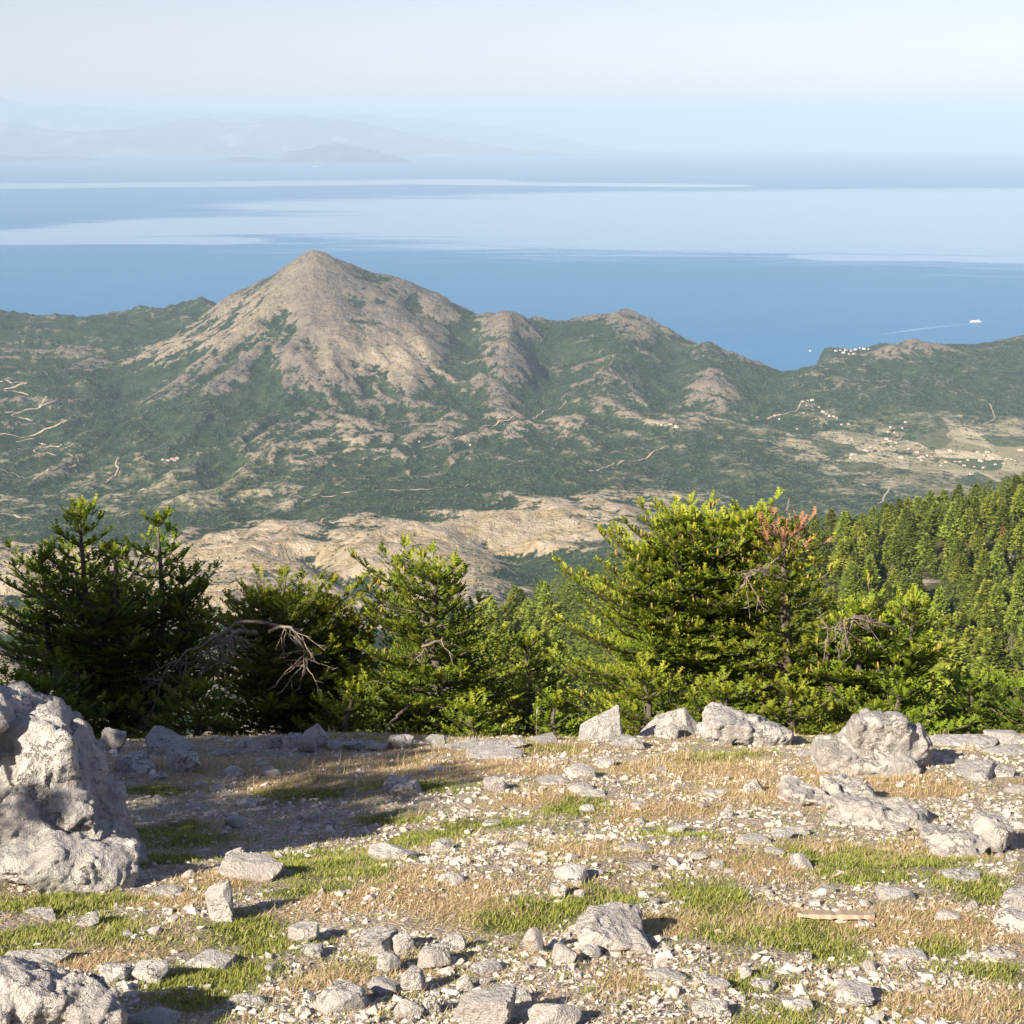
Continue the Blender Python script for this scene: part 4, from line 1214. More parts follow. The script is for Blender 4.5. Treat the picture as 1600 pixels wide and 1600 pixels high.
# low dark fir behind the centre
Yt = 21.5; b, H, pr = plant(825, Yt, 1010, [(1010, 810, 840), (1050, 780, 865), (1100, 760, 890), (1160, 750, 900)])
FIRS.append(fir('fir_tree', 'low dark fir filling the gap right of the middle fir', b, H, pr, 41, per=6, tipamp=.4))
# wide bright fir on the right
Yt = 19.0; b, H, pr = plant(1085, Yt, 852, [(852, 1030, 1160), (870, 1000, 1200), (900, 955, 1215), (940, 905, 1220), (1000, 872, 1225), (1060, 872, 1230), (1120, 900, 1230), (1200, 950, 1200)])
bx, by, bz = b
FIRS.append(fir('fir_tree', 'widest bright green fir with many pointed tops and upright cones', b, H, pr, 53, per=8, gap=.05, cones=330, leaders=[LR(b, H, Yt, 1060, 812, .6), LR(b, H, Yt, 1170, 812, .55), LR(b, H, Yt, 1110, 822, .6), LR(b, H, Yt, 1140, 825, .6), LR(b, H, Yt, 1015, 868, .5)],
                dead=[([rel(1150, 930, 17.8), rel(1170, 900, 17.6), rel(1190, 880, 17.5)], .015, 6)]))
# fir with the dead orange top
Yt = 18.4; b, H, pr = plant(1232, Yt, 835, [(835, 1205, 1262), (850, 1195, 1275), (870, 1185, 1285), (930, 1170, 1290), (1000, 1160, 1290), (1080, 1150, 1300), (1200, 1180, 1280)])
bx, by, bz = b
FIRS.append(fir('fir_tree', 'slender fir with a dead orange tip beside the widest fir', b, H, pr, 61, per=6, gap=.08, dead_top=.10, cones=60, leaders=[], tops=True,
                dead=[([rel(1232, 815, 18.4), rel(1231, 795, 18.4), rel(1231, 770, 18.4)], .014, 0), ([rel(1230, 860, 18.2), rel(1205, 880, 18.0), rel(1190, 895, 17.9)], .012, 5)]))
# low spreading fir at the right end
Yt = 18.2; b, H, pr = plant(1370, Yt, 985, [(985, 1310, 1440), (1000, 1280, 1450), (1030, 1250, 1455), (1080, 1240, 1440), (1140, 1240, 1430), (1200, 1270, 1400)])
bx, by, bz = b
FIRS.append(fir('fir_tree', 'low spreading fir with grey dead twigs at the right end of the row', b, H, pr, 71, per=8, gap=.08, cones=150, leaders=[LR(b, H, Yt, 1432, 945, .45), LR(b, H, Yt, 1350, 960, .5), LR(b, H, Yt, 1300, 985, .4)],
                dead=[([rel(1400, 985, 17.8), rel(1345, 962, 17.3), rel(1320, 970, 17.2), rel(1290, 985, 17.1)], .014, 26)]))
# small ones along the edge of the slope
for (u, Yt, vt, wpx, sd, lab) in [(870, 17.0, 1098, 45, 81, 'tiny bright fir sapling left of the pointed grey rocks'), (1130, 17.0, 1085, 95, 83, 'low fir bush behind the long low rock'), (1010, 17.2, 1060, 80, 85, 'low fir bush behind the pointed grey rocks'), (1240, 16.8, 1085, 80, 87, 'low fir bush left of the large lit boulder'), (1400, 17.4, 1085, 100, 89, 'dark low fir bush right behind the large lit boulder'),
                                  (1520, 18.5, 1075, 90, 91, 'dark fir bush behind the flat slabs on the right'), (1610, 18.0, 1080, 80, 93, 'dark fir bush at the right edge of the row'), (545, 18.0, 1080, 70, 95, 'low fir bush between the arched-limb fir and the middle fir'), (70, 18.0, 1075, 110, 97, 'low dark fir bush behind the big left boulder'), (740, 17.4, 1110, 60, 99, 'low fir bush at the foot of the middle fir'), (300, 18.2, 1090, 90, 103, 'low fir bush between the two left firs')]:
    b, H, pr = plant(u, Yt, vt, [(vt, u - 10, u + 10), (vt + 25, u - wpx * .6, u + wpx * .6), (vt + 60, u - wpx, u + wpx), (vt + 120, u - wpx * .9, u + wpx * .9)])
    FIRS.append(fir('fir_sapling', lab, b, max(H, .8), pr, sd, per=6, gap=.05, whorl=.17, cones=0, tipamp=.25 if u > 1380 else .7))  # right-hand bushes: shade put into the needle colour by holding back the pale tips
# firs standing beside the viewer, left of the view, that shade the hollow and the left trees
def twin(src, loc, s, rz, label):
    o = src.copy(); COL.objects.link(o); o.location = loc; o.scale = (s, s, s); o.rotation_euler = (0, 0, rz); o['label'] = label
    for ch in src.children:
        c = ch.copy(); COL.objects.link(c); c.parent = o
    return o


SHADE = [(-6.5, 4.7, 1.2, 2, 0.3, 'fir left of the view nearest the big boulder'), (-7.6, 7.0, 1.05, 4, 5.0, 'wide fir left of the view between the boulder and the left row of rocks'), (-9.3, 9.3, 1.45, 2, 1.1, 'second fir left of the view'), (-11.6, 9.4, 1.65, 4, 2.0, 'third and broadest fir left of the view'), (-15.2, 8.8, 1.85, 0, 4.0, 'fourth and tallest fir left of the view')]
for (x, y, s, k, rz, lab) in SHADE:
    twin(FIRS[k], (x, y, g1(x, y) - .1), s, rz, lab)

# ------------------------------------------------------------------ the fir forest on the spur
def forest_template(seed, tris, dead=False):
    g = np.random.default_rng(seed)
    H = 1.0
    n = tris
    t = g.random(n) ** .8                       # height share within the crown
    rad = .24 * (1 - t) ** .62 * (.85 + .3 * np.sin(t * 38 + seed) * .5) + .012
    lump = 1 + .28 * np.sin(3 * (az0 := g.random(n) * 6.283) + seed + 6 * t) 
    rr_ = rad * lump * np.sqrt(.35 + .65 * g.random(n))
    z = .10 + .90 * t - .10 * rr_
    p = np.stack([rr_ * np.cos(az0), rr_ * np.sin(az0), z], -1)
    out = np.stack([np.cos(az0), np.sin(az0), -.15 + .35 * g.normal(size=n)], -1)
    s = (.050 + .035 * g.random(n)) * (1.15 - .55 * t)
    if dead: s *= .45
    lat = np.stack([-np.sin(az0), np.cos(az0), .5 * g.normal(size=n)], -1)
    a = p - lat * s[:, None] * .55; b = p + lat * s[:, None] * .55; c = p + unit(out) * s[:, None] * 1.3 + np.stack([0 * s, 0 * s, .35 * s], -1)
    V = np.stack([a, b, c], 1).reshape(-1, 3); Fc = np.arange(3 * n).reshape(-1, 3)
    r1 = g.random(n)
    T = np.stack([np.repeat(r1, 3), np.tile([.1, .1, .6], n) * np.repeat(g.random(n), 3), np.zeros(3 * n)], -1)
    return V, Fc, T


trunk_v, trunk_f = tube(np.array([[0, 0, -.08], [0, 0, .2], [.004, 0, .6], [0, 0, .97]]), np.array([.022, .018, .011, .003]), 5)
trunk_me = mesh_np('trunk', trunk_v, trunk_f, [M['bark']], smooth=True)
dead_me = mesh_np('trunk', trunk_v, trunk_f, [M['deadwood']], smooth=True)
CROWNS = []
for k in range(6):
    v, f, tn = forest_template(300 + k, 900)
    CROWNS.append(mesh_np('crown', v, f, [M['needle_far']], {'tint': tn}))
vd, fd, td = forest_template(350, 420, True)
crown_grey = mesh_np('crown', vd, fd, [M['needle_grey']], {'tint': td})
crown_brown = mesh_np('crown', *forest_template(351, 700)[:2], [M['needle_dead']], {'tint': forest_template(351, 700)[2]})

N = 9000
fy = np.sqrt(rng.random(N) * (840 ** 2 - 45 ** 2) + 45 ** 2); fx = fy * (rng.random(N) * .62 - .15)
order = np.argsort(fy)
cell = {}
sel = []
for i in order:
    sp_ = 5.8 + 2.6 * rng.random()
    c = (int(fx[i] // 8.4), int(fy[i] // 8.4)); ok = True
    for a in (-1, 0, 1):
        for b_ in (-1, 0, 1):
            for j in cell.get((c[0] + a, c[1] + b_), ()):
                if (fx[i] - fx[j]) ** 2 + (fy[i] - fy[j]) ** 2 < sp_ * sp_: ok = False
    if ok:
        cell.setdefault(c, []).append(i); sel.append(i)
fx, fy = fx[sel], fy[sel]; fz = hill_height(fx, fy)
clear = fbm2(fx / 45, fy / 45, 301, 3)
ok = clear > -0.42
fx, fy, fz = fx[ok], fy[ok], fz[ok]
fh = 7.0 + 11.0 * rng.random(len(fx)) ** 1.1
fh *= np.where(fy < 140, .55, 1)
u, v, dep = project(np.stack([fx, fy, fz + fh], -1))
# keep those the view can reach
inv = (u > 560) & (u < 1750) & (v < 1160) & (v > 690)
fx, fy, fz, fh, u, v = [q[inv] for q in (fx, fy, fz, fh, u, v)]
hid = ((u > 880) & (u < 1215) & (v > 830)) | ((u > 1160) & (u < 1290) & (v > 860)) | ((u > 1250) & (u < 1440) & (v > 985)) | ((u < 790) & (v > 1010)) | (v > 1110) | (u > 1610) | (u < 700)
vis = np.nonzero(~hid)[0]
vis = vis[np.argsort(-fh[vis] / fy[vis])]
near300 = vis[:292]
rest = np.setdiff1d(np.arange(len(fx)), near300)
print('forest trees', len(fx), 'single', len(near300))
for i in near300:
    if u[i] < 880: lab, grp = 'green fir in the forest patch between the middle fir and the widest fir', 'forest firs seen between the middle firs'
    elif v[i] < 830: lab, grp = 'green fir standing along the skyline of the forested spur', 'forest firs along the spur skyline'
    elif v[i] < 960: lab, grp = 'green fir on the upper half of the forested spur', 'forest firs on the upper spur'
    else: lab, grp = 'green fir low on the forested spur behind the right-hand rocks', 'forest firs on the lower spur'
    r_ = link('forest_fir', None, loc=(fx[i], fy[i], fz[i]), label=lab, cat='tree', group=grp)
    wd = fh[i] * (.85 + .45 * rng.random())
    r_.scale = (wd, wd, fh[i]); r_.rotation_euler = (.05 * rng.normal(), .05 * rng.normal(), rng.random() * 6.28)
    link('crown', CROWNS[int(rng.integers(0, 6))], parent=r_); link('trunk', trunk_me, parent=r_)


def special(u_, v_, Y_, h_, crown, tr, lab):
    q = P(u_, v_, Y_); r_ = link('dead_fir', None, loc=(q[0], q[1], float(hill_height(np.array([q[0]]), np.array([q[1]]))[0])), label=lab, cat='tree')
    r_.scale = (h_ * .8, h_ * .8, h_); link('crown', crown, parent=r_); link('trunk', tr, parent=r_)


special(1546, 1000, 420, 13, crown_grey, dead_me, 'bare grey dead fir standing in the forest on the right')
special(1580, 1010, 415, 12, crown_grey, dead_me, 'leaning pale dead fir nearest the right edge of the forest')
special(1566, 845, 640, 11, crown_brown, trunk_me, 'browned dying fir high on the forested spur')
special(1395, 870, 600, 10, crown_grey, dead_me, 'thin grey dead fir in the middle of the forested spur')
tv_, tf_, tt_2 = forest_template(377, 190)
tv_ = (tv_ - [0, 0, 0]) * 1.0
# larger leaf clumps for the firs that show smallest
n = len(rest); wd = fh[rest] * (.85 + .45 * rng.random(n))
m_ = rotz(rng.random(n) * 6.28) * np.stack([wd * 1.12, wd * 1.12, fh[rest]], -1)[:, None, :]
V, Fc = merge(tv_, tf_, np.stack([fx[rest], fy[rest], fz[rest]], -1), m_)
T = np.tile(tt_2, (n, 1)); T[:, 0] = np.clip(T[:, 0] * .6 + np.repeat(rng.random(n) * .7 - .15, len(tv_)), 0, 1)
link('forest', mesh_np('forest', V, Fc, [M['needle_far']], {'tint': T}), kind='stuff', label='dense green fir forest covering the far parts of the spur')

# ------------------------------------------------------------------ rocks
def poly_dirs(g, k, flat=0.0):
    n = unit(g.normal(size=(k, 3))); d = .72 + .33 * g.random(k)
    ext = np.array([[1, 0, 0], [-1, 0, 0], [0, 1, 0], [0, -1, 0], [0, 0, 1], [0, 0, -1]], float)
    n = np.concatenate([n, unit(ext + .22 * g.normal(size=ext.shape))]); d = np.concatenate([d, np.full(6, 1.0)])
    return n, d


def rock_shape(seed, sub, k=11, sharp=50, rough=.05, wedge=False):
    g = np.random.default_rng(seed); v, f = ICO[sub]
    n, d = poly_dirs(g, k)
    if wedge:
        n = unit(np.array([[.85, -.15, .5], [-.62, -.1, .72], [.05, -.85, .42], [.1, .8, .55], [0, 0, -1], [.55, -.7, .35], [-.95, .1, -.1]]) + .10 * g.normal(size=(7, 3))); d = np.array([.42, .42, .46, .5, .5, .50, .75])
    q = np.maximum(v @ n.T / d, 0) ** sharp
    r = q.sum(1) ** (-1 / sharp)
    p = v * r[:, None]
    p = p * (1 + rough * fbm3(p * 2.2 + seed, seed, 4))[:, None] + rough * .35 * (fbm3(p * 6 + 5, seed + 9, 3))[:, None] * v
    return p, f


def place_rock(name, u_, vbase, w, h, seed, label, cat='rock', mat='stone', sub=4, depth=.75, sink=.25, rotz_=None, tilt=0.0, k=11, group=None, sharp=60, rough=.045, skew=0.0, wedge=False):
    q = ground_hit(u_, min(vbase, 1640))
    s = np.linalg.norm(q) / F_PX
    W_ = w * s * .96; H_ = max(.42 * h * s, (h * s - W_ * depth * .36) / .93)
    g = np.random.default_rng(seed)
    p, f = rock_shape(seed, sub, k, sharp, rough, wedge)
    p = p / np.abs(p).max(0)
    D_ = W_ * depth
    Hh = H_ * (1 + sink)
    p = p * [W_ / 2, D_ / 2, Hh / 2]
    p[:, 0] += skew * W_ * (p[:, 2] / Hh)
    a = rotz_ if rotz_ is not None else g.normal() * .25
    ca, sa = math.cos(a), math.sin(a)
    p = p @ np.array([[ca, sa, 0], [-sa, ca, 0], [0, 0, 1]])
    ct, st = math.cos(tilt), math.sin(tilt)
    p = p @ np.array([[ct, 0, -st], [0, 1, 0], [st, 0, ct]])
    p[:, 2] += Hh / 2 - sink * H_
    cy_ = q[1] + D_ * .35
    cx_ = q[0] * cy_ / q[1]
    rm = mesh_np(name, p, f, [M[mat]], smooth=True); rm.set_sharp_from_angle(angle=R(28))
    o = link(name, rm, loc=(cx_, cy_, g1(cx_, cy_)), label=label, cat=cat, group=group)
    return o, (u_, vbase - h / 2, w, h), label


def facets(p, seed):
    """every cell of a random mosaic is tilted its own way: chipped, planar faces"""
    i = np.floor(p); best = np.full(len(p), 9.0); sec = np.full(len(p), 9.0); val = np.zeros(len(p))
    for dx in (-1, 0, 1):
        for dy in (-1, 0, 1):
            for dz in (-1, 0, 1):
                c = i + [dx, dy, dz]
                pt = c + np.stack([_h(c[:, 0], c[:, 1], c[:, 2], seed + k) for k in (101, 202, 303)], 1)
                dv = p - pt; d = np.linalg.norm(dv, axis=1)
                tl = np.stack([_h(c[:, 0], c[:, 1], c[:, 2], seed + k) for k in (11, 22, 33)], 1) * 2 - 1
                t = (dv * tl).sum(1) + .35 * tl[:, 0]
                nb = d < best
                val = np.where(nb, t, val); sec = np.where(nb, best, np.minimum(sec, d)); best = np.where(nb, d, best)
    return val, sec - best


def boulder(name, lumps, voxel, seed, label, amp=.05, mat='rock', pit=0.0, flute=0.0, fl_dir=(0, 0, 1)):
    """a boulder grown from several blocky lumps fused into one surface: lumps [(x, y, z, half sizes, rot z, tilt, seed)]"""
    S = Soup()
    for (x, y, z, hx_, hy_, hz_, rz, ti, sd) in lumps:
        p, f = rock_shape(sd, 4, 9, 70, .03); p = p / np.abs(p).max(0) * [hx_, hy_, hz_]
        ct, st = math.cos(ti), math.sin(ti); p = p @ np.array([[ct, 0, -st], [0, 1, 0], [st, 0, ct]])
        ca, sa = math.cos(rz), math.sin(rz); p = p @ np.array([[ca, sa, 0], [-sa, ca, 0], [0, 0, 1]])
        S.add(p + [x, y, z], f)
    tmp = link('tmp', mesh_np('tmp', np.concatenate(S.v), np.concatenate(S.f)))
    md = tmp.modifiers.new('r', 'REMESH'); md.mode = 'VOXEL'; md.voxel_size = voxel
    dg = bpy.context.evaluated_depsgraph_get(); dg.update()
    em = bpy.data.meshes.new_from_object(tmp.evaluated_get(dg))
    bpy.data.objects.remove(tmp)
    nv = len(em.vertices); co = np.empty(nv * 3); em.vertices.foreach_get('co', co); co = co.reshape(-1, 3)
    nr_ = np.empty(nv * 3, np.float32); em.vertices.foreach_get('normal', nr_); nr_ = nr_.reshape(-1, 3)
    sz = np.ptp(co, axis=0).max()
    q = co / sz
    disp = amp * sz * (.25 * fbm3(q * 5 + seed, seed, 6, .6) + .30 * (np.abs(fbm3(q * 9 + 3, seed + 5, 4)) - .25))
    wq = q + .05 * np.stack([fbm3(q * 6, seed + k, 3) for k in (1, 2, 3)], 1)
    fa, ga = facets(wq * [4.0, 4.0, 2.4], seed); fb, gb = facets(wq * [10, 10, 6.5], seed + 40)
    disp += amp * sz * (.85 * fa * sstep(ga, 0, .07) + .42 * fb * sstep(gb, 0, .08))
    disp += .18 * amp * sz * fbm3(q * 30, seed + 6, 3)
    if pit: disp -= pit * sz * np.clip(fbm3(q * 16, seed + 8, 2) - .25, 0, 1)
    if flute:
        wv = q[:, 0] * 9 + 1.2 * fbm3(q * 3, seed + 3, 3) + q[:, 2] * 1.5
        disp += flute * sz * (np.abs(np.sin(wv * 1.6)) - .5)
    co = co + nr_ * disp[:, None]
    em.vertices.foreach_set('co', co.ravel().astype(np.float32))
    em.polygons.foreach_set('use_smooth', np.ones(len(em.polygons), bool))
    em.materials.clear(); em.materials.append(M[mat]); em.update()
    em.name = name
    return em


def put_boulder(name, u_, vb, size_m, lumps, seed, label, voxel=.02, back=0.0, **kw):
    q = ground_hit(u_, vb)
    em = boulder(name, lumps, voxel, seed, label, **kw)
    y_ = q[1] + back; x_ = q[0] * y_ / q[1]
    return link(name, em, loc=(x_, y_, g1(x_, y_)), label=label, cat='rock')


ANCH = []        # (u, v, phrase) of rocks that small stones can be described by
# big boulder on the left
q = ground_hit(60, 1375); s = np.linalg.norm(q) / F_PX
def px(n): return n * s
put_boulder('boulder', 6, 1375, 1, [(px(-20), .42, px(75), px(150), .40, px(140), .1, .0, 508), (px(-50), .35, px(110), px(160), .36, px(150), .2, .10, 501), (px(-70), .25, px(190), px(120), .30, px(78), .1, .12, 502), (px(98), .30, px(70), px(52), .30, px(150), -.2, -.30, 503), (px(42), .02, px(60), px(42), .16, px(105), .25, -.12, 504), (px(-75), .0, px(50), px(75), .16, px(95), .1, -.05, 505), (px(132), .33, px(10), px(34), .26, px(95), .1, -.2, 506), (px(48), .30, px(165), px(62), .28, px(75), .3, -.55, 507)], 511,
            'largest boulder, tall cracked pale limestone at the left edge', voxel=.014, amp=.045, pit=.02, flute=.006)
ANCH.append((150, 1240, 'tall left boulder'))
q = ground_hit(95, 1398); s = np.linalg.norm(q) / F_PX
put_boulder('boulder', 95, 1398, 1, [(0, .16, px(20), px(100), .22, px(48), .1, .06, 521), (px(-50), .2, px(20), px(70), .2, px(38), .0, -.1, 522), (px(55), .14, px(14), px(48), .16, px(44), .2, .2, 523)], 525, 'low rounded boulder lying against the foot of the tall left boulder', voxel=.012, amp=.04, pit=.03)
ANCH.append((95, 1365, 'low boulder below the tall left one'))
q = ground_hit(70, 1630); s = np.linalg.norm(q) / F_PX
put_boulder('boulder', 70, 1630, 1, [(px(-20), .10, px(40), px(125), .20, px(62), .1, .12, 531), (px(70), .06, px(20), px(65), .14, px(62), .3, .2, 532), (px(-90), .05, px(30), px(70), .15, px(60), .0, -.1, 533)], 535, 'pitted grey boulder in the bottom left corner', voxel=.009, amp=.05, pit=.06)
ANCH.append((80, 1560, 'corner boulder'))
# lit boulder on the right
q = ground_hit(1365, 1212); s = np.linalg.norm(q) / F_PX
put_boulder('boulder', 1365, 1212, 1, [(px(14), .3, px(30), px(56), .28, px(56), .1, .05, 541), (px(-42), .25, px(8), px(66), .26, px(34), .2, .50, 542), (px(60), .28, px(14), px(44), .24, px(46), -.2, -.55, 543), (px(20), .1, px(4), px(70), .2, px(32), .1, .0, 544)], 545, 'large lit boulder with a ridged right face on the right', voxel=.016, amp=.04, flute=.02, pit=.02)
ANCH.append((1365, 1165, 'large lit right boulder'))
q = ground_hit(1167, 1168); s = np.linalg.norm(q) / F_PX
put_boulder('boulder', 1167, 1168, 1, [(px(-18), .25, px(18), px(48), .3, px(30), .1, .12, 551), (px(35), .2, px(8), px(40), .26, px(22), .1, .25, 552), (px(-45), .2, px(8), px(28), .2, px(18), .1, 0, 553)], 555, 'long low grey rock with dark pits in the row by the firs', voxel=.014, amp=.04, pit=.06)
ANCH.append((1167, 1145, 'long low pitted rock'))
q = ground_hit(1385, 1290); s = np.linalg.norm(q) / F_PX
put_boulder('outcrop', 1390, 1292, 1, [(px(-20), .15, px(4), px(58), .25, px(24), .0, .12, 561), (px(35), .12, px(0), px(42), .2, px(20), .1, .2, 562), (px(-55), .05, px(-4), px(35), .2, px(12), .1, .0, 563)], 565, 'broad pale outcrop below the large lit boulder', voxel=.012, amp=.05, pit=.03, mat='stone')
ANCH.append((1390, 1270, 'broad outcrop below the lit boulder'))
q = ground_hit(1290, 1262); s = np.linalg.norm(q) / F_PX
put_boulder('outcrop', 1290, 1262, 1, [(px(-30), .15, px(2), px(50), .2, px(15), .0, .2, 571), (px(40), .25, px(8), px(45), .2, px(14), .1, .1, 572)], 575, 'long thin outcrop left below the large lit boulder', voxel=.012, amp=.05, pit=.03, mat='stone')
q = ground_hit(1530, 1338); s = np.linalg.norm(q) / F_PX
put_boulder('outcrop', 1525, 1338, 1, [(px(-25), .12, px(4), px(50), .22, px(18), .0, .05, 581), (px(35), .2, px(14), px(36), .2, px(20), .1, .1, 582)], 585, 'flat pale outcrop near the right edge', voxel=.012, amp=.05, pit=.03, mat='stone')
ANCH.append((1525, 1320, 'flat outcrop near the right edge'))
q = ground_hit(955, 1490); s = np.linalg.norm(q) / F_PX
put_boulder('outcrop', 955, 1490, 1, [(0, .1, px(14), px(58), .16, px(34), .1, .1, 591), (px(30), .05, px(5), px(35), .14, px(30), .1, .2, 592)], 595, 'blocky grey slab bedded in the ground right of centre', voxel=.008, amp=.04, pit=.02, mat='stone')
ANCH.append((955, 1460, 'blocky bedded slab'))

